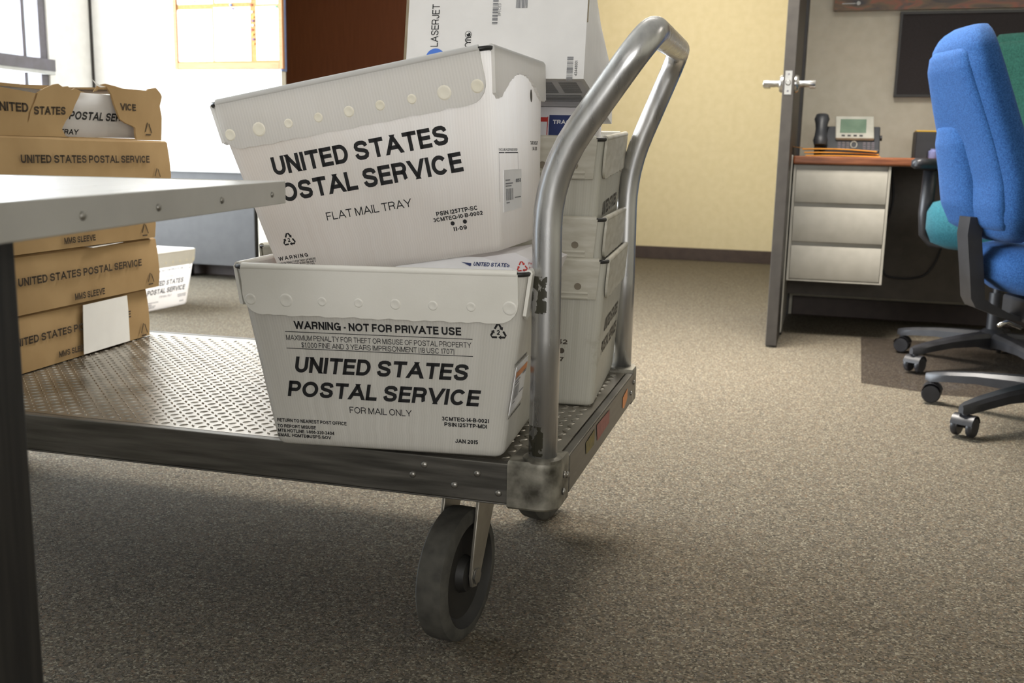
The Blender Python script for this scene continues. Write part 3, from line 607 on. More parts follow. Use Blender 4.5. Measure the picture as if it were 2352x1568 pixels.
MB().box(0.0, 0.09, 0.005, 0.13, 0.116, 0.1215).build('paper', M_pin['yellow'], bo)
t = wm_obj('glass_bottle', MB().lathe([(0.018, 0), (0.02, 0.003), (0.02, 0.032), (0.012, 0.036), (0.012, 0.042)], Matrix.Translation((6.672, -2.885, 0.772)), 14), mat('bluish_plastic', '8a92c8', '98a0d2', rough=0.3), RM, smooth=40)
tag(t, 'small pale blue bottle on the desk in front of the dark box', 'bottle')
# wall board and poster
wb = thing('tack_board', 'large dark fabric tack board on the office wall above the desk', 'board', WM(6.51, -2.5))
MB().box(0.012, 1.28, -0.018, 0, 1.066, 1.425).build('panel', M_board, wb)
f_ = MB(); f_.box(0, 0.012, -0.024, 0, 1.055, 1.437); f_.box(1.28, 1.292, -0.024, 0, 1.055, 1.437); f_.box(0.012, 1.28, -0.024, 0, 1.055, 1.066); f_.box(0.012, 1.28, -0.024, 0, 1.425, 1.437)
f_.build('frame', M_bronze, wb)
mb = MB().use(M_poster).box(0, 1.1, -0.0275, -0.026, 0, 0.5)
f = FR((0, -0.0278, 0), (1, 0, 0), (0, 0, 1)); mb.use(M_ltgrey).rect(f, 0.035, 0.095, 0.030, 0.034).disc(f, 0.108, 0.033, 0.009)
t = mb.build('landscape_poster', M_poster); t.matrix_world = WM(6.214, -2.5, 1.445)
tag(t, 'brown landscape poster with a small white mark, above the dark tack board', 'poster')
# chair mat
mq = [(1.208, 3.40), (1.42, 3.24), (2.3, 3.02), (2.6, 4.0), (1.52, 4.33)]
mb = MB(); mb.prism([(a, b) for a, b in mq], (Vector((0, 0, 0)), Vector((1, 0, 0)), Vector((0, 1, 0)), Vector((0, 0, 1))), 0.0008, 0.004)
t = mb.build('chair_mat', M_matplastic); tag(t, 'dark see-through plastic chair mat on the carpet under the office chairs', 'chair mat')

# ------------------------------------------------------------------ office chairs
def slab(mb, stations, expo=3.2, seg=36):
    """superellipse loft: stations (z, xc, yc, half_x, half_y)"""
    rings = []
    for z, xc, yc, hx, hy in stations:
        r = []
        for k in range(seg):
            a = 2 * math.pi * k / seg; c, s = math.cos(a), math.sin(a)
            r.append((xc + hx * math.copysign(abs(c) ** (2 / expo), c), yc + hy * math.copysign(abs(s) ** (2 / expo), s), z))
        rings.append(r)
    mb.ring_loft(rings, True, True, True); return mb
def interp(keys, n):
    out = []
    for i in range(n + 1):
        z = keys[0][0] + (keys[-1][0] - keys[0][0]) * i / n
        for a, b in zip(keys, keys[1:]):
            if a[0] - 1e-9 <= z <= b[0] + 1e-9:
                t_ = (z - a[0]) / (b[0] - a[0]); t_ = t_ * t_ * (3 - 2 * t_) if len(keys) < 4 else t_
                out.append((z,) + tuple(p + (q - p) * t_ for p, q in zip(a[1:], b[1:]))); break
    return out
def caster_wheels(mb): pass
def star_base(root, Rb, a0, hub_h=0.115):
    for k in range(5):
        a = a0 + k * 2 * math.pi / 5; c, s = math.cos(a), math.sin(a)
        d = Vector((c, s, 0)); n_ = Vector((-s, c, 0))
        rg = []
        for t_, w, zt, zb in ((0.02, 0.035, 0.135, 0.075), (0.3, 0.030, 0.128, 0.085), (0.6, 0.026, 0.118, 0.085), (0.85, 0.023, 0.106, 0.075), (1.0, 0.018, 0.096, 0.066), (1.06, 0.008, 0.090, 0.068)):
            p = d * Rb * t_; rg.append([p + n_ * w * x + Vector((0, 0, zb + (zt - zb) * y)) for x, y in ((-1, 0), (-1, 0.7), (-0.6, 1), (0.6, 1), (1, 0.7), (1, 0))])
        mb = MB(); mb.ring_loft(rg, True, True, True); leg = mb.build('leg', M_black, root, smooth=35)
        cm = Matrix.Translation(d * Rb) @ Matrix.Rotation(a + 1.9, 4, 'Z')
        w_ = MB()
        for sx in (-0.021, 0.021):
            w_.lathe([(0.010, -0.009), (0.026, -0.009), (0.029, -0.005), (0.029, 0.005), (0.026, 0.009), (0.010, 0.009)], cm @ Matrix.Translation((sx, 0.0, 0.029)) @ Matrix.Rotation(R(90), 4, 'Y'), 20)
        w_.lathe([(0.006, -0.022), (0.006, 0.022)], cm @ Matrix.Translation((0, 0, 0.029)) @ Matrix.Rotation(R(90), 4, 'Y'), 10)
        h = [[cm @ Vector((x, 0.032 * math.cos(q), 0.029 + 0.034 * math.sin(q))) for q in [R(15 + 15 * k2) for k2 in range(11)]] for x in (-0.030, 0.030)]
        h2 = [[cm @ Vector((x, 0.027 * math.cos(q), 0.029 + 0.030 * math.sin(q))) for q in [R(15 + 15 * k2) for k2 in range(11)]] for x in (-0.030, 0.030)]
        w_.ring_loft(h, False); w_.ring_loft(h2, False)
        w_.lathe([(0.011, 0.055), (0.011, 0.09)], cm, 12)
        w_.build('caster', M_black, leg, smooth=40)
    MB().lathe([(0.045, 0.07), (0.05, 0.08), (0.05, 0.13), (0.032, 0.145)], None, 20).build('base_hub', M_black, root, smooth=40)

# near blue chair: faces +X, its rear towards the left
bc = thing('office_chair', 'tall blue upholstered office chair in front, seen from its rear left side', 'office chair', TR((1.586, 2.875, 0.0045)), 'office chairs by the desk')
OX, OY = 1.586, 2.875
# outer shell: rear plane x (world) by height, half width, thickness
sh = [(0.535, 1.335, 0.100, 0.030), (0.55, 1.322, 0.150, 0.045), (0.60, 1.305, 0.190, 0.052), (0.70, 1.292, 0.208, 0.055), (0.80, 1.262, 0.196, 0.055), (0.90, 1.228, 0.182, 0.054), (1.00, 1.196, 0.166, 0.052), (1.06, 1.184, 0.145, 0.046), (1.095, 1.186, 0.118, 0.036), (1.115, 1.196, 0.080, 0.020)]
st = [(z, xr - OX + 0.045, 0.008, t_, w * 1.07) for z, xr, w, t_ in sh]
slab(MB(), interp(st, 40), 3.0).build('backrest', M_blue, bc, smooth=60)
up = [(0.560, 1.322, 0.135, 0.020), (0.575, 1.304, 0.165, 0.030), (0.63, 1.291, 0.182, 0.034), (0.70, 1.283, 0.186, 0.034), (0.80, 1.253, 0.176, 0.034), (0.90, 1.219, 0.160, 0.034), (1.00, 1.186, 0.138, 0.034), (1.04, 1.179, 0.120, 0.030), (1.06, 1.184, 0.098, 0.020)]
st = [(z, xr - OX + 0.027, 0.016, t_, w) for z, xr, w, t_ in up]
pth = [(x + 0.002, y - w, z) for z, x, y, t_, w in st] + [(st[-1][1] + 0.006, st[-1][2] + k * 0.03, st[-1][0] + 0.004) for k in (-2, 0, 2)] + [(x + 0.002, y + w, z) for z, x, y, t_, w in reversed(st)] + [(st[0][1], st[0][2] + k * 0.04, st[0][0] - 0.004) for k in (2, 0, -2)]
MB().tube(spline(pth + pth[:1], 4), 0.0042, 6, False).build('piping', M_piping, bc, smooth=180)
slab(MB(), interp(st, 44), 4.2).build('back_pad', M_blue, bc, smooth=60)
lw = [(0.552, 1.318, 0.085, 0.016), (0.57, 1.290, 0.108, 0.030), (0.63, 1.268, 0.112, 0.042), (0.72, 1.254, 0.110, 0.046), (0.80, 1.232, 0.104, 0.042), (0.845, 1.222, 0.088, 0.032), (0.866, 1.230, 0.066, 0.016)]
st = [(z, xr - OX + 0.036, 0.082, t_, w) for z, xr, w, t_ in lw]
slab(MB(), interp(st, 30), 2.5).build('lumbar_pad', M_blue, bc, smooth=60)
# seat cushion (rear end is the rounded near end)
st = [(0.375, 0.10, 0, 0.19, 0.19), (0.39, 0.07, 0, 0.255, 0.225), (0.43, 0.05, 0, 0.29, 0.245), (0.48, 0.05, 0, 0.295, 0.245), (0.515, 0.055, 0, 0.275, 0.235), (0.53, 0.06, 0, 0.22, 0.20)]
slab(MB(), st, 2.8, 40).build('seat', M_blue, bc, smooth=60)
jb = MB(); jr = []
for z, x0, x1 in ((0.60, 1.275, 1.315), (0.55, 1.272, 1.312), (0.45, 1.288, 1.328), (0.37, 1.300, 1.340), (0.345, 1.315, 1.360), (0.315, 1.40, 1.42), (0.30, 1.50, 1.50)):
    jr.append([(x0 - OX, -0.035, z), (x1 - OX, -0.035, z + (0.012 if z < 0.35 else 0)), (x1 - OX, 0.035, z + (0.012 if z < 0.35 else 0)), (x0 - OX, 0.035, z)])
jb.ring_loft(jr, True, True, True); jb.build('back_support_bar', M_black, bc, smooth=30)
MB().box(-0.14, 0.14, -0.09, 0.09, 0.305, 0.375).build('tilt_mechanism', M_black, bc, bevel=0.012)
MB().lathe([(0.028, 0.13), (0.028, 0.24), (0.018, 0.24), (0.018, 0.32)], None, 18).build('gas_column', M_black, bc, smooth=40)
MB().tube([(-0.17, -0.10, 0.30), (-0.24, -0.16, 0.325), (-0.27, -0.18, 0.318)], 0.006, 8).build('tilt_lever', M_bolt, bc, smooth=180)
arm = MB(); arm.ring_loft([[(x - OX, -0.235 - t_, z) for x, z in ((1.335, 0.59), (1.36, 0.625), (1.50, 0.64), (1.50, 0.56), (1.36, 0.555))] for t_ in (0, 0.03)], True, True, True)
arm.build('recline_bracket', M_black, bc, bevel=0.008)
# bracket arm down to the seat mechanism
MB().tube([(-0.12, -0.25, 0.57), (-0.10, -0.262, 0.45), (-0.08, -0.25, 0.36), (-0.06, -0.10, 0.335)], 0.013, 8).build('bracket_stem', M_black, bc, smooth=180)
star_base(bc, 0.357, math.atan2(2.72 - OY, 1.263 - OX))
# far green chair, turned towards the left
gc = thing('office_chair', 'green office chair behind the blue one, its arm and teal seat showing', 'office chair', TR((1.80, 3.72, 0.0045), R(221)), 'office chairs by the desk')
st = [(0.66, -0.235, 0, 0.03, 0.16), (0.70, -0.245, 0, 0.05, 0.21), (0.85, -0.25, 0, 0.05, 0.235), (1.0, -0.265, 0, 0.048, 0.235), (1.16, -0.285, 0, 0.045, 0.245), (1.225, -0.295, 0, 0.04, 0.240), (1.245, -0.297, 0, 0.02, 0.225)]
slab(MB(), interp(st, 30), 4).build('backrest', M_green, gc, smooth=60)
st = [(0.74, -0.205, 0, 0.02, 0.15), (0.77, -0.205, 0, 0.035, 0.185), (0.95, -0.222, 0, 0.034, 0.20), (1.12, -0.243, 0, 0.032, 0.222), (1.20, -0.255, 0, 0.026, 0.215), (1.212, -0.256, 0, 0.014, 0.20)]
slab(MB(), interp(st, 24), 4).build('back_pad', M_green, gc, smooth=60)
st = [(0.44, 0.03, 0, 0.17, 0.17), (0.46, 0.03, 0, 0.225, 0.215), (0.51, 0.03, 0, 0.245, 0.235), (0.57, 0.03, 0, 0.245, 0.235), (0.605, 0.03, 0, 0.225, 0.22), (0.62, 0.03, 0, 0.17, 0.18)]
slab(MB(), st, 2.8, 40).build('seat', M_teal, gc, smooth=60)
MB().box(-0.26, -0.22, -0.03, 0.03, 0.41, 0.80).build('back_support_bar', M_black, gc, bevel=0.008)
MB().box(-0.25, 0.12, -0.08, 0.08, 0.385, 0.445).build('tilt_mechanism', M_black, gc, bevel=0.012)
MB().lathe([(0.028, 0.13), (0.028, 0.28), (0.018, 0.28), (0.018, 0.40)], None, 18).build('gas_column', M_black, gc, smooth=40)
for s in (-1, 1):
    ap = MB(); slab(ap, [(0.725, 0.06, s * 0.268, 0.11, 0.03), (0.735, 0.06, s * 0.268, 0.128, 0.042), (0.755, 0.06, s * 0.268, 0.128, 0.042), (0.765, 0.06, s * 0.268, 0.11, 0.032)], 2.6)
    a_ = ap.build('armrest', M_black, gc, smooth=60)
    MB().tube([(0.07, s * 0.268, 0.72), (0.07, s * 0.273, 0.56), (0.07, s * 0.268, 0.48), (0.06, s * 0.25, 0.45), (0.05, s * 0.06, 0.435)], [0.026, 0.026, 0.022, 0.016, 0.014], 10).build('arm_post', M_black, a_, smooth=180)
star_base(gc, 0.36, R(-20))
# ------------------------------------------------------------------ platform truck (x along its length to the right, y across, away from us)
PHI = -0.2681; TP = Vector((0.06831, 1.34514, 0)); TW = 0.739; ZD = 0.319; TH = 0.0584
TM = TR(TP, PHI)
def DK(al, ac, z=0.0): return TM @ Vector((al, ac, ZD + z))
truck = thing('platform_truck', 'aluminium platform truck with a tread plate deck and tall bent tube handle', 'cart', TM)
LT = 1.64
dp = MB(); dp.box(-LT + 0.012, -0.016, 0.016, TW - 0.016, ZD - 0.006, ZD - 0.0005)
sp = 0.0165
nx = int((LT - 0.06) / sp); ny = int((TW - 0.05) / sp)
for i in range(nx):
    for j in range(ny):
        cx = -0.035 - i * sp; cy = 0.03 + j * sp; a = R(45) if (i + j) % 2 else R(-45)
        c, s = math.cos(a), math.sin(a); L2, w2, h2 = 0.0078, 0.0025, 0.0015; z = ZD - 0.0006
        pts = [(-L2, 0, 0), (0, -w2, 0), (L2, 0, 0), (0, w2, 0), (-L2 * 0.6, 0, h2 * 0.8), (0, -w2 * 0.35, h2), (L2 * 0.6, 0, h2 * 0.8), (0, w2 * 0.35, h2)]
        b = len(dp.v)
        for x, y, zz in pts: dp.v.append((cx + x * c - y * s, cy + x * s + y * c, z + zz))
        for f in ((0, 1, 5, 4), (1, 2, 6, 5), (2, 3, 7, 6), (3, 0, 4, 7), (4, 5, 6, 7)): dp.face([b + k for k in f])
dp.build('deck_plate', M_deck, truck)
def rail(name, x0, x1, y0, y1, side):
    m_ = MB(); m_.box(x0, x1, y0, y1, ZD - TH, ZD)
    if side == 'front': m_.box(x0, x1, y0, y0 + 0.035, ZD - TH - 0.003, ZD - TH)
    return m_.build(name, M_rail, truck, bevel=0.002)
rail('side_rail', -LT, -0.073, 0.0, 0.014, 'front'); rail('side_rail', -LT, -0.07, TW - 0.014, TW, 'back')
rail('end_rail', -0.014, 0.0, 0.075, TW - 0.065, 'end'); rail('end_rail', -LT, -LT + 0.014, 0.014, TW - 0.014, 'end')
MB().box(-LT + 0.02, -0.02, 0.33, 0.41, ZD - 0.045, ZD - 0.007).build('cross_beam', M_rail, truck)
def corner(sy, y_out):
    """rounded cast corner with the socket of the handle; y_out the outer face, sy the direction inward"""
    S = 0.073; rr = 0.03; m_ = MB(); rings = []
    pl = [(-S, 0)] + [(-rr + rr * math.sin(a), rr - rr * math.cos(a)) for a in [k * math.pi / 16 for k in range(9)]] + [(0.0, S), (-S, S)]
    pl = [(x, y_out + sy * y) for x, y in pl]
    for z, k in ((ZD - TH - 0.006, 0.94), (ZD - TH - 0.003, 1.0), (ZD - 0.002, 1.0), (ZD + 0.004, 0.985), (ZD + 0.0065, 0.95)):
        cx, cy = -S / 2, y_out + sy * S / 2
        rings.append([(cx + (x - cx) * k, cy + (y - cy) * k, z) for x, y in pl])
    m_.ring_loft(rings, True, True, True)
    return m_.build('corner_casting', M_cast, truck, smooth=35)
corner(1, -0.004); corner(-1, TW + 0.004)
# handle: two posts, bent outwards above, joined by the grip bar
r_t = 0.0203
def arc(p, a, b, r, n=6):
    """round corner at p between directions a (coming from) and b (going to)"""
    p, a, b = Vector(p), Vector(a).normalized(), Vector(b).normalized()
    return [(p - a * r) * (1 - t) ** 2 + p * 2 * t * (1 - t) + (p + b * r) * t * t for t in [k / n for k in range(n + 1)]]
f0 = Vector((-0.0285, 0.0225, ZD - 0.02)); f1 = Vector((-0.031, 0.0225, ZD + 0.405)); f2 = Vector((0.099, 0.024, ZD + 0.590))
b0 = Vector((-0.032, TW - 0.024, ZD - 0.02)); b1 = Vector((-0.034, TW - 0.024, ZD + 0.405)); b2 = Vector((0.058, TW - 0.026, ZD + 0.634))
path = [f0, f0 + Vector((0, 0, 0.2))] + arc(f1, f1 - f0, f2 - f1, 0.075) + arc(f2, f2 - f1, b2 - f2, 0.06, 8) + arc(b2, b2 - f2, b1 - b2, 0.06, 8) + arc(b1, b1 - b2, b0 - b1, 0.075) + [b0 + Vector((0, 0, 0.2)), b0]
MB().tube(path, r_t, 24).build('handle', M_tube, truck, smooth=180)
MB().lathe([(0.028, 0), (0.028, 0.004), (0.023, 0.007)], Matrix.Translation((-0.0285, 0.0225, ZD + 0.005)), 24).build('handle_collar', M_cast, truck, smooth=40)
# rivets
def rivet(p, rot, parent=truck, r=0.0052):
    return MB().lathe([(r, 0), (r * 0.92, r * 0.35), (r * 0.6, r * 0.62), (r * 0.2, r * 0.72)], Matrix.Translation(p) @ rot, 12).build('rivet', M_rivet, parent, smooth=180)
RXF = Matrix.Rotation(R(90), 4, 'X'); RYE = Matrix.Rotation(R(90), 4, 'Y')
for x, z in ((-0.198, -0.0135), (-0.118, -0.0185), (-0.216, -0.030), (-0.152, -0.039), (-0.086, -0.044)): rivet((x, 0.0, ZD + z), RXF)
for y, z in ((0.036, -0.018), (0.055, -0.024), (0.032, -0.042), (TW - 0.06, -0.020), (TW - 0.09, -0.036)): rivet((0.0 if 0.07 < y < TW - 0.075 else 0.0005, y, ZD + z), RYE)
# worn stickers on the end rail
fe = FR((0.0006, 0, ZD), (0, 1, 0), (0, 0, 1))
for nm, m_, pg in (('sticker', M_orange, [(0.545, -0.022), (0.60, -0.015), (0.602, -0.035), (0.565, -0.047), (0.546, -0.042)]), ('sticker', mat('pink_sticker', '8a5a52', 'a06a60', rough=0.7, scale=60), [(0.28, -0.008), (0.40, -0.010), (0.40, -0.034), (0.29, -0.038)]), ('sticker', mat('yellow_sticker', '8a7a44', '6c6448', rough=0.7, scale=90), [(0.19, -0.014), (0.265, -0.010), (0.262, -0.036), (0.195, -0.034)])):
    MB().quad(pg, fe, 0.0003).build(nm, m_, truck)
# casters
def caster(x, y, turn, label=None):
    """turn: world-free angle of the rolling direction in truck coordinates; trail 0.045 opposite"""
    rd = Vector((math.cos(turn), math.sin(turn), 0)); ax = Vector((-math.sin(turn), math.cos(turn), 0))
    Rw = 0.1035; T = Matrix((rd, ax, Vector((0, 0, 1)))).transposed().to_4x4(); T.translation = Vector((x, y, 0))
    top = ZD - TH
    f_ = MB(); f_.box(-0.045, 0.045, -0.05, 0.05, top - 0.006, top, T)
    f_.lathe([(0.036, top - 0.024), (0.04, top - 0.018), (0.036, top - 0.006)], T, 20)
    for s in (-1, 1):
        y0, y1 = (0.026, 0.032) if s > 0 else (-0.032, -0.026)
        pl = [(-0.03, top - 0.02), (0.035, top - 0.02), (0.037, top - 0.04), (-0.028, Rw - 0.010), (-0.040, Rw - 0.020), (-0.055, Rw - 0.016), (-0.060, Rw + 0.004)]
        f_.ring_loft([[T @ Vector((px, yy, pz)) for px, pz in pl] for yy in (y0, y1)], True, True, True)
    f_.box(-0.03, 0.036, -0.032, 0.032, top - 0.026, top - 0.02, T)
    c_ = f_.build('caster', M_fork, truck, smooth=30, bevel=0.0015)
    A = T @ Matrix.Translation((-0.045, 0, Rw)) @ Matrix.Rotation(R(-90), 4, 'X')
    w_ = MB().use(M_rubber).lathe([(0.083, -0.024), (0.096, -0.0235), (0.1025, -0.019), (Rw, -0.010), (Rw, 0.010), (0.1025, 0.019), (0.096, 0.0235), (0.083, 0.024)], A, 48, False, False)
    w_.use(M_hubdark)
    for s in (-1, 1):
        pf = [(0.083, s * 0.024), (0.080, s * 0.020), (0.070, s * 0.012), (0.030, s * 0.010), (0.026, s * 0.022), (0.012, s * 0.025), (0.012, s * 0.02)]
        w_.lathe(pf, A, 36, False, True)
    w_.build('wheel', M_rubber, c_, smooth=35)
    MB().lathe([(0.013, -0.036), (0.013, -0.033), (0.006, -0.033), (0.006, 0.033), (0.013, 0.033), (0.013, 0.037), (0.0095, 0.037), (0.0095, 0.043), (0.006, 0.043), (0.006, 0.048)], A, 6).build('axle_bolt', M_bolt, c_)
def wd_ang(a): return a - PHI
# rolling direction of the near caster in the world: mostly away from the camera
caster(-0.174, 0.142, wd_ang(math.atan2(0.93, 0.37)))
caster(-0.168, 0.700, wd_ang(math.atan2(0.90, 0.44)))
caster(-LT + 0.13, 0.11, wd_ang(0.0)); caster(-LT + 0.13, TW - 0.11, wd_ang(0.0))

# ------------------------------------------------------------------ mail tubs
KT = 0.9 * 1.0046
class Tub:
    def __init__(s, name, label, M, group, A=0.465 * KT, B=0.337 * KT, H=0.295 * KT, a=0.38 * KT, b=0.26 * KT, body=None, flap=None, weld=None, side='arch', dots_v=0.2225, nd=8, style='new', side_dots=0):
        s.A, s.B, s.H, s.a, s.b = A, B, H, a, b
        s.root = thing(name, label, 'mail tub', M, group)
        body = body or M_tub; flap = flap or M_tub_flap
        mb = MB().use(body); n = 5
        def ring(z, inset=0.0, extra=0.0):
            t = z / H; hx = (a + (A - a) * t) / 2 - inset; hy = (b + (B - b) * t) / 2 - inset; r = max(0.006, 0.016 - inset) ; pts = []
            for sx, sy, a0 in ((1, -1, -90), (1, 1, 0), (-1, 1, 90), (-1, -1, 180)):
                cx, cy = sx * (hx - r), sy * (hy - r)
                for k in range(n + 1):
                    q = R(a0 + 90 * k / n); pts.append(Vector((cx + r * math.cos(q), cy + r * math.sin(q), z)))
            return pts
        def arcl(pts):
            L = [0]
            for i in range(len(pts)): L.append(L[-1] + (pts[(i + 1) % len(pts)] - pts[i]).length)
            return L
        def ring2(z, inset=0.0):
            # start the ring in the middle of the back so the flutes stay upright: anchor UV at the centre of each side
            return ring(z, inset)
        zs = [0.0, 0.004, 0.012] + [H * k / 8 for k in range(1, 9)]
        outer = [ring2(z, 0.006 if z == 0 else (0.0015 if z == 0.004 else 0)) for z in zs]; inner = [ring2(z, 0.0045) for z in (H, H * 0.5, 0.006)]
        ref = arcl(outer[-1]); uv = []
        for r_, z in zip(outer, zs): uv.append([(L, z) for L in ref])
        for r_, z in zip(inner, (H, H * 0.5, 0.006)): uv.append([(L, z) for L in ref])
        mb.ring_loft(outer + inner, True, True, True, uv)
        s.mb = mb; s.bodymat = body
        Lf = math.hypot((B - b) / 2, H); Ls = math.hypot((A - a) / 2, H)
        s.front = FR((0, -b / 2, 0), (1, 0, 0), (0, -(B - b) / 2, H)); s.back = FR((0, b / 2, 0), (-1, 0, 0), (0, (B - b) / 2, H))
        s.right = FR((a / 2, 0, 0), (0, 1, 0), ((A - a) / 2, 0, H)); s.left = FR((-a / 2, 0, 0), (0, -1, 0), (-(A - a) / 2, 0, H))
        s.Lf, s.Ls = Lf, Ls
        v0 = Lf * 0.745
        for fr, nm in ((s.front, 'rim_flap'), (s.back, 'rim_flap')):
            hw = lambda v: (a + (A - a) * v / Lf) / 2
            rc = 0.028; poly = []
            for k in range(6):
                q = R(180 + 18 * k); poly.append((-hw(v0) + 0.002 + rc + rc * math.cos(q), v0 + rc + rc * math.sin(q)))
            m_ = 40
            for k in range(1, m_):
                x = -hw(v0) + rc + 0.002 + (2 * hw(v0) - 2 * rc - 0.004) * k / m_; poly.append((x, v0 + 0.0009 * math.sin(k * 2.1) + 0.0007 * math.sin(k * 0.9)))
            for k in range(6):
                q = R(270 + 18 * k); poly.append((hw(v0) - 0.002 - rc + rc * math.cos(q), v0 + rc + rc * math.sin(q)))
            poly += [(hw(Lf) - 0.012, Lf), (-hw(Lf) + 0.012, Lf)]
            f_ = MB().use(flap); f_.prism(poly, fr, 0.0008, 0.0048)
            o, u, v, nn = fr
            f_.tube([o + u * (-hw(Lf) + 0.013) + v * Lf + nn * 0.0003, o + u * (hw(Lf) - 0.013) + v * Lf + nn * 0.0003], 0.0052, 10)
            if weld is not None:
                f_.use(weld)
                for k in range(nd):
                    x = -0.1865 * A / 0.42 + 0.373 * A / 0.42 * k / (nd - 1)
                    rr = (0.0062, 0.0075, 0.005, 0.005, 0.0058, 0.0052, 0.005, 0.0075, 0.0068)[k % 9]
                    f_.lathe([(rr * 1.35, 0.0047), (rr * 1.2, 0.0056), (rr, 0.0058), (rr * 0.55, 0.0050)], Matrix((u, v, nn)).transposed().to_4x4().copy() if False else Matrix.Translation(o + u * x + v * dots_v) @ Matrix((u, v, nn)).transposed().to_4x4(), 14, False, True)
            f_.build(nm, flap, s.root, smooth=40)
        for fr in (s.right, s.left):
            hw = lambda v: (b + (B - b) * v / Ls) / 2
            if side == 'arch':
                base = [(-hw(0.21) + 0.004, 0.212), (-0.128, 0.205), (-0.112, 0.207), (-0.098, 0.215), (-0.082, 0.222), (-0.066, 0.231), (-0.05, 0.236), (-0.03, 0.243), (0.0, 0.245), (0.034, 0.245), (0.055, 0.240), (0.075, 0.232), (0.092, 0.223), (0.108, 0.216), (0.122, 0.212), (hw(0.21) - 0.003, 0.214)]
                pl = []
                for (x0, y0), (x1, y1) in zip(base, base[1:]):
                    for k in range(5): pl.append((x0 + (x1 - x0) * k / 5, y0 + (y1 - y0) * k / 5 + 0.0012 * math.sin((x0 + (x1 - x0) * k / 5) * 420)))
                pl.append(base[-1])
            else:
                v1 = Ls * 0.75; pl = [(-hw(v1) + 0.012, v1), (hw(v1) - 0.012, v1)]
            pl += [(hw(Ls) - 0.010, Ls), (-hw(Ls) + 0.010, Ls)]
            f_ = MB().use(flap); f_.prism(pl, fr, 0.0008, 0.0055)
            o, u, v, nn = fr; f_.tube([o + u * (-hw(Ls) + 0.012) + v * Ls, o + u * (hw(Ls) - 0.012) + v * Ls], 0.0050, 10)
            if side_dots:
                f_.use(M_weld_dark)
                for x in (0.036, 0.089)[:side_dots]:
                    f_.disc(fr, x, Ls * 0.75 + 0.022, 0.006, d=0.0063)
                f_.use(flap)
                for zz in (0.002, 0.010): f_.tube([o + u * (-hw(Ls) + 0.03) + v * (Ls * 0.75 + zz) + nn * 0.005, o + u * (hw(Ls) - 0.03) + v * (Ls * 0.75 + zz) + nn * 0.005], 0.0028, 6)
            f_.build('side_flap', flap, s.root, smooth=40)
        # wire frame in the rim, seen at the corners
        rp = [p + Vector((0, 0, -0.001)) for p in ring(H, -0.0008)]
        MB().tube(rp + rp[:1], 0.0033, 8, False).build('rim_wire', M_wire, s.root, smooth=180)
    def finish(s): s.body = s.mb.build('body', s.bodymat, s.root, smooth=40)
def T_new(t):
    fr = t.front; mb = t.mb.use(M_ink); T = mb.text; s = 0.015
    T(fr, 'WARNING - NOT FOR PRIVATE USE', -0.1272, 0.1174, 0.1800, 0.0116)
    mb.rect(fr, -0.141, 0.133, 0.1748, 0.1758).rect(fr, -0.141, 0.133, 0.1500, 0.1510)
    T(fr, 'MAXIMUM PENALTY FOR THEFT OR MISUSE OF POSTAL PROPERTY', -0.1403, 0.1312, 0.1628, 0.0078, False)
    T(fr, '$1,000 FINE AND 3 YEARS IMPRISONMENT (18 USC 1707)', -0.1179, 0.1065, 0.1524, 0.0078, False)
    T(fr, 'UNITED STATES', -0.1321, 0.1233, 0.1143, 0.0242, True, 0.2)
    T(fr, 'POSTAL SERVICE', -0.1458, 0.1384, 0.0770, 0.0242, True, 0.2)
    T(fr, 'FOR MAIL ONLY', -0.0522, 0.0411, 0.0560, 0.0098, False)
    T(fr, 'RETURN TO NEAREST POST OFFICE', -0.1657, -0.0585, 0.0362, 0.0054)
    T(fr, 'TO REPORT MISUSE', -0.1660, -0.1063, 0.0271, 0.0052); T(fr, 'MTE HOTLINE: 1-866-330-3404', -0.1659, -0.0785, 0.0199, 0.0052); T(fr, 'EMAIL: HQMTE@USPS.GOV', -0.1660, -0.0836, 0.0128, 0.0052)
    T(fr, '3CMTEQ-14-B-0021', 0.0849, 0.1531, 0.0528, 0.0060); T(fr, 'PSIN 1257TP-MDI', 0.0882, 0.1502, 0.0443, 0.0060); T(fr, 'JAN 2015', 0.1031, 0.1364, 0.0195, 0.0062)
    recycle_mark(mb, fr, 0.1695, 0.1880, 0.0235)
def label_card(t, fr, pts, band=True):
    """address card with bar code in the end panel; pts = (u0,u1,v0,v1)"""
    u0, u1, v0, v1 = pts
    mb = MB().use(M_label); mb.prism([(u0, v0), (u1, v0 + 0.002), (u1 + 0.004, v1), (u0 + 0.004, v1)], fr, 0.0006, 0.0016); w = u1 - u0; h = v1 - v0
    if band: mb.use(M_orange).rect(fr, u0 + 0.008, u1, v1 - 0.018, v1 - 0.008, 0.002)
    mb.use(M_inkgrey)
    barcode(mb, (fr[0] + fr[3] * 0.0014, fr[1], fr[2], fr[3]), u0 + 0.012, u0 + w * 0.52, v0 + h * 0.27, v0 + h * 0.55, False, 16, 5)
    for z, x0, x1 in ((0.74, 0.1, 0.35), (0.66, 0.1, 0.5), (0.60, 0.1, 0.42), (0.30, 0.6, 0.95), (0.2, 0.12, 0.3)): mb.rect(fr, u0 + w * x0, u0 + w * x1, v0 + h * z, v0 + h * z + 0.0016, 0.0021)
    mb.text(fr, '11155', u0 + w * 0.68, u0 + w * 0.98, v0 + h * 0.68, 0.005, True, 0, 0.0021)
    mb.build('address_card', M_label, t.root)
def rot3(x, y, z, yaw, pitch, roll):
    return Matrix.Translation((x, y, z)) @ Matrix.Rotation(yaw, 4, 'Z') @ Matrix.Rotation(roll, 4, 'Y') @ Matrix.Rotation(pitch, 4, 'X')
GT = 'mail tubs on the platform truck'
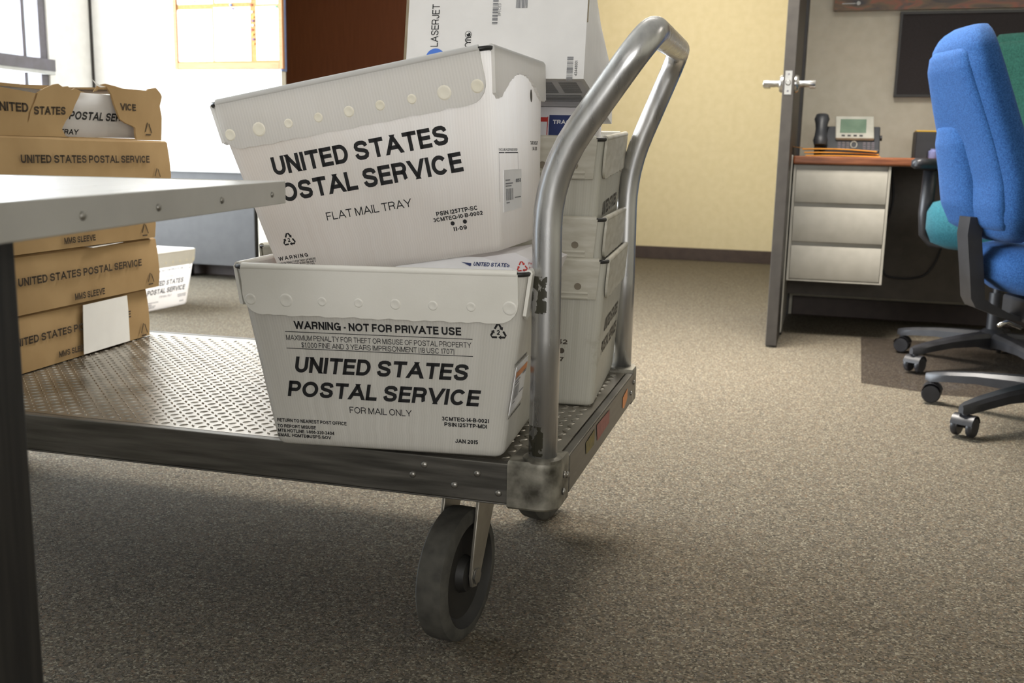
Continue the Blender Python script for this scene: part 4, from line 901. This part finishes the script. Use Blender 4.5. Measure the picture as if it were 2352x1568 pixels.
t1 = Tub('mail_tub', 'upright white mail tub in front, marked WARNING - NOT FOR PRIVATE USE', rot3(-0.15579, 1.52289, ZD + 0.0028, -0.1912, 0, -0.0135), GT, weld=M_tub_flap)
T_new(t1)
mb = t1.mb.use(M_ink); mb.text(t1.right, 'PLACE LABEL HOLDER INSIDE BORDER', -0.142, -0.05, 0.140, 0.0035); mb.rect(t1.right, -0.143, -0.05, 0.1385, 0.1392).rect(t1.right, -0.143, -0.1422, 0.062, 0.139).text(t1.right, 'PLACE LABEL HOLDER INSIDE BORDER', -0.13, -0.035, 0.060, 0.0035)
t1.finish()
label_card(t1, t1.right, (-0.132, -0.040, 0.068, 0.136))
# tilted upper tub
t2 = Tub('mail_tub', 'tilted white mail tub marked FLAT MAIL TRAY, resting in the tub below it', rot3(-0.1506, 1.5492, 0.5861, -0.2678, 0.01, -0.1839), GT, body=M_tub_top, flap=M_tub_flap_top, weld=M_weld, nd=9)
mb = t2.mb.use(M_ink); fr = t2.front; T = mb.text
T(fr, 'UNITED STATES', -0.1366, 0.1311, 0.1550, 0.0262); T(fr, 'POSTAL SERVICE', -0.1560, 0.1437, 0.1160, 0.0268)
T(fr, 'FLAT MAIL TRAY', -0.0727, 0.0597, 0.0800, 0.0116, False)
T(fr, 'PSIN 1257TP-SC', 0.0912, 0.1517, 0.0614, 0.0060); T(fr, '3CMTEQ-10-B-0002', 0.0850, 0.1579, 0.0536, 0.0056); T(fr, '11-09', 0.1115, 0.1312, 0.0371, 0.0058)
mb.disc(fr, 0.1120, 0.0482, 0.0030).disc(fr, 0.1301, 0.0481, 0.0030)
recycle_mark(mb, fr, -0.140, 0.0625, 0.0205)
T(fr, 'W A R N I N G', -0.1644, -0.1159, 0.0333, 0.0056)
T(fr, 'MAXIMUM PENALTY FOR THEFT OR MISUSE', -0.1743 + 0.006, -0.1056, 0.0274, 0.0031); T(fr, 'OF POSTAL PROPERTY $1,000 FINE AND 3', -0.1741 + 0.006, -0.1065, 0.0236, 0.0031); T(fr, 'YEARS IMPRISONMENT (18 USC 1707)', -0.164, -0.109, 0.0198, 0.0031)
fr = t2.right
mb.text(fr, 'PLACE LABEL HOLDER INSIDE BORDER', -0.1158, -0.0190, 0.1360, 0.0034); mb.rect(fr, -0.116, -0.088, 0.1328, 0.1342).rect(fr, -0.085, -0.0162, 0.1328, 0.1342).rect(fr, -0.116, -0.1152, 0.067, 0.1335).rect(fr, -0.017, -0.0162, 0.105, 0.1335)
mb.text(fr, 'TARE WEIGHT', 0.0570, 0.1043, 0.1450, 0.0056); mb.text(fr, '1.94 LBS', 0.0673, 0.0975, 0.1368, 0.0054)
t2.finish()
label_card(t2, fr, (-0.100, -0.006, 0.052, 0.110), False)
MB().disc(fr, 0.0646, 0.2178, 0.0062, 0.0095, 0.0012, 20).build('hand_slot', M_inkfaded_slot, t2.root)  # flat dark disc paints the dark inside of the open slot

# worn tubs at the back of the deck: their long sides run across the truck
def deckM(al, ac, z, yaw, pitch=0.0): return TM @ Matrix.Translation((al, ac, ZD + z)) @ Matrix.Rotation(yaw, 4, 'Z') @ Matrix.Rotation(pitch, 4, 'Y')
OLD = dict(A=0.405, B=0.272, H=0.257, a=0.335, b=0.236, body=M_tub_old, flap=M_tub_flap_old, side='plain', side_dots=2)
yw = math.pi / 2 + 0.075
def old_text(t):
    mb = t.mb.use(M_inkfaded_slot); T = mb.text; fr = t.front      # long side: faces the handle end
    T(fr, 'UNITED STATES', -0.12, 0.12, 0.125, 0.024); T(fr, 'POSTAL SERVICE', -0.13, 0.13, 0.085, 0.024)
    fr = t.left                               # short side: faces us
    T(fr, '742', 0.046, 0.072, 0.112, 0.0085); mb.disc(fr, 0.062, 0.100, 0.005); T(fr, '77', 0.048, 0.066, 0.080, 0.0085)
ta = Tub('mail_tub', 'worn grey mail tub on the deck behind the near handle post, lowest of three', deckM(-0.153, 0.523, 0.001, yw), GT, **OLD); old_text(ta)
tb = Tub('mail_tub', 'worn grey mail tub in the stack of three behind the handle post, middle one', deckM(-0.160, 0.523, 0.070, yw), GT, **OLD)
tc_ = Tub('mail_tub', 'worn grey mail tub topmost of three, holding a box with a red bar', deckM(-0.164, 0.525, 0.209, yw, -0.045), GT, **OLD); old_text(tc_)
td = Tub('mail_tub', 'worn mail tub whose left rim corner shows behind the two white tubs', deckM(-0.505, 0.515, 0.001, yw - 0.02), GT, **OLD)
for q in (ta, tb, tc_, td): q.finish()
# far tub on the carpet
far_a = math.atan2(0.27, 0.085)
d_ = Vector((math.cos(far_a), math.sin(far_a), 0)); n_ = Vector((-d_.y, d_.x, 0))
c_ = Vector((-1.597, 4.903, 0)) - d_ * 0.175 + n_ * 0.12
tf = Tub('mail_tub', 'white mail tub standing on the carpet far behind the stack of brown cartons', TR((c_.x, c_.y, 0.0005), far_a), None, body=M_tub_top, flap=M_tub_flap, weld=M_weld)
T_new(tf); tf.finish()

# ------------------------------------------------------------------ mail in the lower tub
RT = rot3(-0.1506, 1.5492, 0.5861, -0.2678, 0.01, -0.1839)       # frame of the tilted tub
def in_t2(x, y, z): return RT @ Vector((x, y, z))
MX = RT @ Matrix.Translation((0, 0, -0.006))
pm = thing('priority_mail_box', 'white carton with red recycling print under the right end of the tilted tub', 'box', MX, 'mail pieces in the lower tub')
g = MB().use(M_mailwhite); pg = [(-0.02, -0.10), (0.15, -0.10), (0.205, -0.052), (0.2235, -0.024), (0.186, 0.0), (-0.02, 0.0)]
g.ring_loft([[(x, y, z) for x, z in pg] for y in (-0.098, 0.06)], True, True, True); fp = FR((0, -0.0982, 0), (1, 0, 0), (0, 0, 1)); mb = g.use(M_inkred)
mb.text(fp, 'This packaging is the property of the Postal Service and is provided solely for use in sending Mail', 0.03, 0.180, -0.0275, 0.0042, False)
mb.text(fp, 'It may not be resold. Misuse may be a violation of federal law.', 0.045, 0.165, -0.0340, 0.0042, False)
recycle_mark(mb, fp, 0.1935, -0.0205, 0.016, '')
mb.text(fp, 'Please', 0.2035, 0.2150, -0.0195, 0.0032, False); mb.text(fp, 'Recycle', 0.2035, 0.2165, -0.0255, 0.0032, False)
mb.rect(fp, 0.2165, 0.2235, -0.045, -0.022)
mb.build('carton', M_mailwhite, pm)
ev = thing('mail_envelope', 'white envelope with a dark blue UNITED STATES mark in the lower tub', 'envelope', rot3(-0.0635, 1.4045, ZD + 0.208, -0.1912, -0.22, 0.0), 'mail pieces in the lower tub')
pg = [(-0.11, 0.0), (0.075, 0.0), (0.075, 0.062), (0.068, 0.070), (0.058, 0.0775), (0.04, 0.080), (-0.11, 0.078)]
g = MB().use(M_label); g.ring_loft([[(x, y, z) for x, z in pg] for y in (0, 0.004)], True, True, True)
fp = FR((0, -0.0004, 0), (1, 0, 0), (0, 0, 1)); mb = g.use(M_inkblue)
mb.text(fp, 'UNITED STATES', 0.004, 0.056, 0.0668, 0.0055, True, 0.18)
mb.quad([(-0.014, 0.0715), (0.001, 0.0705), (0.001, 0.0665), (-0.003, 0.068)], fp, 0.0006).quad([(-0.009, 0.0695), (0.0, 0.0672), (0.0, 0.0658)], fp, 0.0007)
mb.build('paper', M_label, ev)
pw = thing('mail_envelope', 'white mailer with a red line at the left end of the lower tub', 'envelope', rot3(-0.352, 1.555, ZD + 0.245, -0.1912, 0.0, -0.10), 'mail pieces in the lower tub')
MB().box(-0.025, 0.05, -0.10, 0.10, -0.02, 0.012).build('mailer', M_mailwhite, pw, bevel=0.003)
MB().box(-0.0255, 0.05, -0.02, 0.06, 0.0122, 0.0128).build('red_stripe', M_inkred, pw)

# ------------------------------------------------------------------ cartons on the rear stack
PMX = TM @ Matrix.Translation((-0.07, 0.49, ZD + 0.514)) @ Matrix.Rotation(0.06, 4, 'Z') @ Matrix.Rotation(-0.168, 4, 'X')
pb = thing('priority_mail_box', 'white box with red bar and blue square under the tall white carton', 'box', PMX)
mb = MB().use(M_mailwhite).box(-0.185, 0, 0, 0.165, -0.19, 0)
fp = FR((0, -0.0003, 0), (1, 0, 0), (0, 0, 1))
mb.use(M_inkred).rect(fp, -0.185, -0.0765, -0.026, -0.018).rect(fp, -0.0765, -0.075, -0.11, -0.017)
mb.use(M_inkblue).rect(fp, -0.073, -0.01, -0.10, -0.014)
mb.use(M_label).text(fp, 'TRACKED', -0.066, -0.012, -0.030, 0.0075, True, 0, 0.0009)
fq = FR((0.0003, 0, 0), (0, 1, 0), (0, 0, 1)); mb.use(M_inkred).rect(fq, 0.0, 0.004, -0.11, -0.004)
mb.build('carton', M_mailwhite, pb)
# big white toner carton
LJ = TM @ Matrix.Translation((-0.044, 0.30, ZD + 0.549)) @ Matrix.Rotation(0.055, 4, 'Z') @ Matrix.Rotation(-0.172, 4, 'X') @ Matrix.Rotation(0.0, 4, 'Y')
lj = thing('printer_carton', 'tall white carton printed LASERJET leaning back on top of the rear stack', 'carton', LJ)
WL, DL, HL = 0.297, 0.34, 0.40
rg = []
for z, xr in ((0.0, 0.006), (0.05, 0.004), (0.12, -0.006), (0.19, -0.026), (0.26, -0.046), (0.40, -0.06)):
    rg.append([(-WL, 0, z), (-0.001, 0, z), (0.0, 0.002, z), (xr, DL, z), (-WL, DL, z)])
g = MB().use(M_carton); g.ring_loft(rg, True, True, True)
MB().box(-WL - 0.006, -WL + 0.0005, 0.004, DL, 0.0, HL).build('side_flap', M_carton_in, lj)
MB().box(-0.0002, 0.0012, -0.0006, 0.0016, 0.09, HL).build('cut_edge', M_carton_in, lj)
fp = FR((0, -0.0004, -0.0215), (1, 0, 0), (0, 0, 1)); mb = g.use(M_ink)
mb.vtext(fp, 'LASERJET', 0.073, 0.142, -0.2440, 0.0125)
# recycling point and conformity mark
cx, cz, rr = -0.1935, 0.0925, 0.0055
mb.disc(fp, cx, cz, rr); mb.use(M_carton).disc(fp, cx, cz, rr * 0.84, d=0.0008); mb.use(M_ink).disc(fp, cx + 0.0006, cz - 0.0004, rr * 0.62, d=0.0010)
mb.use(M_carton).disc(fp, cx - 0.001, cz + 0.0018, rr * 0.27, d=0.0012); mb.use(M_ink)
for z0 in (0.0710, 0.0790):
    pts = [(cx + 0.005 - 0.0095 * math.sin(a), z0 + 0.0045 - 0.0045 * math.cos(a)) for a in [k * math.pi / 8 for k in range(9)]]
    for p_, q_ in zip(pts, pts[1:]):
        d2_ = Vector((q_[0] - p_[0], q_[1] - p_[1])).normalized(); n2_ = Vector((-d2_.y, d2_.x)) * 0.0007
        mb.quad([(p_[0] + n2_.x, p_[1] + n2_.y), (p_[0] - n2_.x, p_[1] - n2_.y), (q_[0] - n2_.x, q_[1] - n2_.y), (q_[0] + n2_.x, q_[1] + n2_.y)], fp, 0.0006)
mb.rect(fp, cx - 0.003, cx + 0.005, 0.0828, 0.0842)
mb.use(M_inkgrey); barcode(mb, fp, -0.155, -0.146, 0.109, 0.175, True, 22, 3); mb.vtext(fp, '(1P) CE3', 0.1225, 0.142, -0.1415, 0.0042)
barcode(mb, fp, -0.117, -0.097, 0.1345, 0.165, False, 16, 8)
barcode(mb, fp, -0.0285, -0.0185, 0.019, 0.057, True, 24, 9); mb.use(M_ink).vtext(fp, '42448001', 0.0265, 0.050, -0.0115, 0.0045)
mb.use(M_pin['blue']).disc(fp, -0.2470, 0.0535, 0.0165, d=0.0005, segs=32)
fb = FR((0, 0, -0.0004), (1, 0, 0), (0, 1, 0)); fb = (Vector((0, 0, -0.0004)), Vector((1, 0, 0)), Vector((0, 1, 0)), Vector((0, 0, -1))); mb = g.use(M_carton_grey); mb.quad([(-WL + 0.004, 0.012), (-0.006, 0.012), (-0.002, DL - 0.02), (-WL + 0.004, DL - 0.02)], fb, 0.0001)
mb.use(M_inkgrey)
for c0 in (-0.285, -0.225, -0.165, -0.125, -0.085, -0.045):
    for k in range(14): mb.rect(fb, c0, c0 + 0.030, 0.02 + k * 0.0052, 0.0222 + k * 0.0052, 0.0004)
for k in range(5): mb.rect(fb, -0.285, -0.02, 0.108 + k * 0.010, 0.1125 + k * 0.010, 0.0004)
mb.build('carton', M_carton, lj, smooth=30)

# ------------------------------------------------------------------ brown tray sleeves stacked on the left of the deck
def sleeveM(al, ac, yaw, z, tilt=0.0): return TM @ Matrix.Translation((al, ac, ZD + z)) @ Matrix.Rotation(math.pi / 2 + yaw, 4, 'Z') @ Matrix.Rotation(tilt, 4, 'Y')
GS = 'brown cardboard tray sleeves stacked on the truck'
def sag(x, amp, s): return amp * math.sin(x * 9 + s)
SL, SD = 0.60, 0.285
def sleeve_body(root, H, seed, bulge=0.004, x1=0.0):
    """open-ended cardboard sleeve; x from -SL to x1, front face y=0"""
    n = 12; rings = []
    for k in range(n + 1):
        x = -SL + (SL + x1) * k / n; b = bulge * math.sin(seed + x * 11); e = 0.004 if k == n else 0
        rings.append([(x, -b * 0.2, 0.001), (x, -b - 0.001, H * 0.30), (x, -b * 0.6, H * 0.62), (x, 0.003 - b * 0.3 + e * 0.3, H - 0.004 + b * 0.3), (x, 0.008, H), (x, SD - 0.006, H), (x, SD, H - 0.006), (x, SD, 0.001)])
    inner = [[(x + (0.0 if i else 0.0), y + (0.004 if y < SD / 2 else -0.004), z + (0.004 if z < H / 2 else -0.004)) for x, y, z in r] for i, r in enumerate(rings)]
    m_ = MB().use(M_card); m_.ring_loft(rings, True); m_.use(M_card_in); m_.ring_loft(list(reversed(inner)), True)
    a0, b0 = rings[-1], inner[-1]; m_.ring_loft([a0, b0], True); m_.ring_loft([inner[0], rings[0]], True)
    return m_
t_mb = []
def tray(root_lab, M, L=0.52):
    t = thing('mail_tray', root_lab, 'mail tray', M, 'white trays inside the sleeves')
    m_ = MB().use(M_tub_top); o = []
    for z, k in ((0.0, 0.0), (0.086, 0.012)): o.append([(-L / 2 - k, -0.115 - k, z), (L / 2 + k, -0.115 - k, z), (L / 2 + k, 0.115 + k, z), (-L / 2 - k, 0.115 + k, z)])
    i_ = [[(x * 0.985, y * 0.97, z if z else 0.004) for x, y, z in r] for r in reversed(o)]
    m_.ring_loft(o + i_, True, True, True); t_mb.append(m_); return t
def tri(mb, fr, x, z, w):
    P = [(x - w / 2, z), (x + w / 2, z), (x, z + w * 1.05)]
    for i in range(3):
        a = Vector(P[i]); b = Vector(P[(i + 1) % 3]); d = (b - a); a2 = a + d * 0.12; b2 = a + d * 0.80; n2 = Vector((-d.y, d.x)).normalized() * w * 0.055
        mb.quad([tuple(a2 + n2), tuple(a2 - n2), tuple(b2 - n2), tuple(b2 + n2)], fr, 0.001)
def sl_text(mb, root, items, tr_=None, d=0.0045, patch=None):
    fr = (Vector((0, -d, 0)), Vector((1, 0, 0)), Vector((0, 0, 1)), Vector((0, -1, 0))); mb.use(M_inkbrown)
    for it in items: mb.text(fr, *it)
    if tr_: tri(mb, fr, *tr_)
    mb.build('sleeve', M_card, root, smooth=30)
USPS = 'UNITED STATES POSTAL SERVICE'
s1 = thing('tray_sleeve', 'brown cardboard tray sleeve with a white paper patch, lowest of the stack', 'carton', sleeveM(-1.128, 0.676, 0.072, 0.001), GS)
sl_text(sleeve_body(s1, 0.110, 0.4, 0.003), s1, [(USPS, -0.475, -0.079, 0.055, 0.0150, True), ('MMS SLEEVE', -0.336, -0.236, 0.0125, 0.0120, True)], (-0.029, 0.006, 0.030))
mb = MB(); f = (Vector((0, -0.0045, 0)), Vector((1, 0, 0)), Vector((0, 0, 1)), Vector((0, -1, 0))); mb.prism([(-0.258, 0.004), (-0.090, 0.0037), (-0.0905, 0.075), (-0.093, 0.106), (-0.252, 0.106), (-0.254, 0.08)], f, 0.0012, 0.0022); mb.use(M_paper); mb.build('paper_patch', M_paper, s1)
s2 = thing('tray_sleeve', 'brown cardboard tray sleeve second from the bottom, under a white slip', 'carton', sleeveM(-1.118, 0.70, 0.05, 0.112), GS)
sl_text(sleeve_body(s2, 0.113, 1.4, 0.003, 0.006), s2, [(USPS, -0.467, -0.066, 0.056, 0.0155, True), ('MMS SLEEVE', -0.3053, -0.2054, 0.0096, 0.0135, True)], (-0.033, 0.011, 0.027))
s3 = thing('tray_sleeve', 'brown cardboard tray sleeve just below the near cart edge, mostly hidden by it', 'carton', sleeveM(-1.112, 0.69, 0.05, 0.2265), GS)
sl_text(sleeve_body(s3, 0.107, 2.2, 0.004), s3, [('MMS SLEEVE', -0.325, -0.2249, 0.011, 0.0125, True), (USPS, -0.467, -0.066, 0.056, 0.0150, True)], (-0.046, 0.009, 0.028))
s4 = thing('tray_sleeve', 'brown cardboard tray sleeve just above the near cart top, under the torn one', 'carton', sleeveM(-1.075, 0.695, 0.03, 0.3355), GS)
sl_text(sleeve_body(s4, 0.108, 0.9, 0.003, 0.008), s4, [(USPS, -0.4725, -0.0751, 0.0605, 0.0150, True), ('MMS SLEEVE', -0.325, -0.225, 0.014, 0.0125, True)], (-0.048, 0.0265, 0.024))
pp = MB(); pp.ring_loft([[(-0.25, 0.02, 0), (-0.25, 0.16, 0), (-0.25, 0.16, 0.0012), (-0.25, 0.02, 0.0012)], [(-0.248, -0.012, -0.003), (-0.13, -0.004, -0.001), (-0.13, -0.004, 0.0002), (-0.248, -0.012, -0.0018)]], True, True, True)
sp_ = pp.build('paper_slip', M_paper); sp_.matrix_world = sleeveM(-1.118, 0.70, 0.05, 0.2262); tag(sp_, 'white paper slip pinched between two brown sleeves, under the near cart edge', 'paper')
# torn sleeve on top
s5 = thing('tray_sleeve', 'torn brown cardboard tray sleeve on top of the stack, showing a white tray', 'carton', sleeveM(-1.085, 0.69, 0.03, 0.4445, -0.007), GS)
f = XZ
lp_ = [(-0.60, 0.0), (-0.300, -0.002), (-0.322, 0.005), (-0.3316, 0.018), (-0.318, 0.034), (-0.2997, 0.0481), (-0.288, 0.066), (-0.276, 0.080), (-0.268, 0.092), (-0.286, 0.0965), (-0.296, 0.0925), (-0.306, 0.099), (-0.322, 0.097), (-0.334, 0.102), (-0.346, 0.100), (-0.3703, 0.0925), (-0.3891, 0.084), (-0.396, 0.081), (-0.60, 0.094)]
rp_ = [(-0.093, 0.0), (-0.0, 0.0), (0.006, 0.05), (0.0, 0.075), (0.010, 0.096), (0.004, 0.104), (-0.012, 0.114), (-0.04, 0.110), (-0.045, 0.106), (-0.1866, 0.105), (-0.172, 0.090), (-0.1645, 0.072), (-0.157, 0.058), (-0.1478, 0.0418), (-0.128, 0.034), (-0.108, 0.030), (-0.0957, 0.0257), (-0.096, 0.012)]
m_ = MB().use(M_card); m_.prism(lp_, f, -0.003, 0.0); m_.prism(rp_, f, -0.003, 0.001)
m_.box(-0.60, 0.0, 0.0, SD, 0.0, 0.003); m_.box(-0.60, 0.0, SD - 0.003, SD, 0.0, 0.103); m_.box(-0.19, -0.005, 0.003, SD, 0.100, 0.104); m_.box(-0.60, -0.38, 0.003, SD, 0.089, 0.093); m_.box(-0.38, -0.19, 0.10, SD, 0.098, 0.102)
g5 = m_
# ragged torn flaps curling at the top
m_ = MB().use(M_card); fl = [(-0.205, 0.094), (-0.19, 0.108), (-0.165, 0.113), (-0.13, 0.110), (-0.10, 0.106), (-0.12, 0.104), (-0.17, 0.104)]
m_.prism(fl, (Vector((0, 0.02, 0)), f[1], f[2], f[3]), 0, 0.002)
m_.prism([(-0.43, 0.088), (-0.40, 0.096), (-0.36, 0.098), (-0.31, 0.100), (-0.26, 0.096), (-0.22, 0.093), (-0.26, 0.085), (-0.40, 0.078)], (Vector((0, 0.03, 0)), f[1], f[2], f[3]), 0, 0.002)
m_.use(M_paper).prism([(-0.215, 0.118), (-0.205, 0.113), (-0.19, 0.108), (-0.172, 0.106), (-0.19, 0.104), (-0.203, 0.107)], (Vector((0, 0.012, 0)), f[1], f[2], f[3]), 0, 0.001)
m_.build('torn_flap', M_card, s5)
mb = g5.use(M_inkbrown); fr = (Vector((0, -0.0002, 0)), f[1], f[2], f[3])
mb.text(fr, 'UNITED', -0.512, -0.4215, 0.0460, 0.0160, True); mb.text(fr, 'STATES', -0.4078, -0.3192, 0.0422, 0.0150, True, 0.1, 0.0006, 0.03)
fr2 = (Vector((0, -0.0012, 0)), f[1], f[2], f[3]); mb.text(fr2, 'VICE', -0.1463, -0.0912, 0.0610, 0.0140, True); tri(mb, fr2, -0.050, 0.012, 0.028)
cr = g5.use(M_card_in); pts = [(-0.396, 0.081), (-0.404, 0.066), (-0.4178, 0.0465), (-0.4215, 0.036), (-0.4253, 0.0266)]; w = (0.0022, 0.0016, 0.0014, 0.0016, 0.0)
for i in range(4): cr.quad([(pts[i][0] - w[i], pts[i][1]), (pts[i + 1][0] - w[i + 1], pts[i + 1][1]), (pts[i + 1][0] + w[i + 1] + 1e-5, pts[i + 1][1]), (pts[i][0] + w[i], pts[i][1])], fr, 0.0004)
g5.build('sleeve', M_card, s5)
ty = tray('white mail tray inside the torn sleeve, marked POSTAL SERVICE', sleeveM(-1.085, 0.69, 0.03, 0.4485, -0.007) @ Matrix.Translation((-0.285, 0.132, 0.0)))
f3 = FR((0, -0.1155, 0), (1, 0, 0), (0, -0.012, 0.086)); mb = t_mb[0].use(M_ink)
mb.text(f3, 'POSTAL SERVICE', -0.010, 0.215, 0.0335, 0.0165, True, 0.2); mb.text(f3, 'UNITED STATES', -0.25, -0.05, 0.0335, 0.0165, True, 0.2); mb.text(f3, 'MM TRAY', -0.070, 0.022, 0.004, 0.0105, True, 0.1)
mb.build('tray_body', M_tub_top, ty, smooth=20)

# ------------------------------------------------------------------ near cart: riveted aluminium top on dark steel legs
CZ = 0.71; ca = math.atan2(1.198 - 0.625, -0.270 + 0.317)
CM = TR((-0.2735, 1.213, 0), ca - math.pi / 2)          # local y runs along the riveted side away from us, x to the right
ct = thing('utility_cart', 'aluminium topped cart at the left edge, its riveted rim before the tubs', 'cart', CM)
CL, CWd = 1.30, 0.62
top = MB(); top.box(-CWd, -0.001, -CL, 0.0, CZ - 0.003, CZ)
top.build('top_plate', M_carttop, ct)
def cedge(x0, x1, y0, y1): return MB().box(x0, x1, y0, y1, CZ - 0.0255, CZ + 0.0008)
cedge(-0.003, 0.0, -CL, 0.0).box(-0.03, -0.003, -CL, 0, CZ - 0.0255, CZ - 0.0235).build('rim_angle', M_cartedge, ct, bevel=0.0012)
cedge(-CWd, -0.003, -0.003, 0.0).build('rim_angle', M_cartedge, ct, bevel=0.0008)
cedge(-CWd - 0.003, -CWd, -CL, 0.0).build('rim_angle', M_cartedge, ct)
for y in (-0.052, -0.208, -0.354, -0.482, -0.60): rivet((0.0, y, CZ - 0.0135), RYE, ct, 0.0034)
for x, y in ((-0.068, -0.545), (-CWd + 0.07, -0.545), (-0.068, -CL + 0.05), (-CWd + 0.07, -CL + 0.05)):
    lg = MB(); r_ = 0.008; s = 0.036
    pr2 = [(-s + r_, -s), (s - r_, -s), (s, -s + r_), (s, s - r_), (s - r_, s), (-s + r_, s), (-s, s - r_), (-s, -s + r_)]
    lg.ring_loft([[(x + a, y + b, z) for a, b in pr2] for z in (0.0, CZ - 0.004)], True, True, True)
    lg.build('leg', M_cartleg, ct, smooth=30, bevel=0.002)
MB().tube([(-0.11, -0.60, 0.30), (-0.11, -0.60, 0.62)], 0.012, 12).build('brace', M_fork, ct, smooth=180)
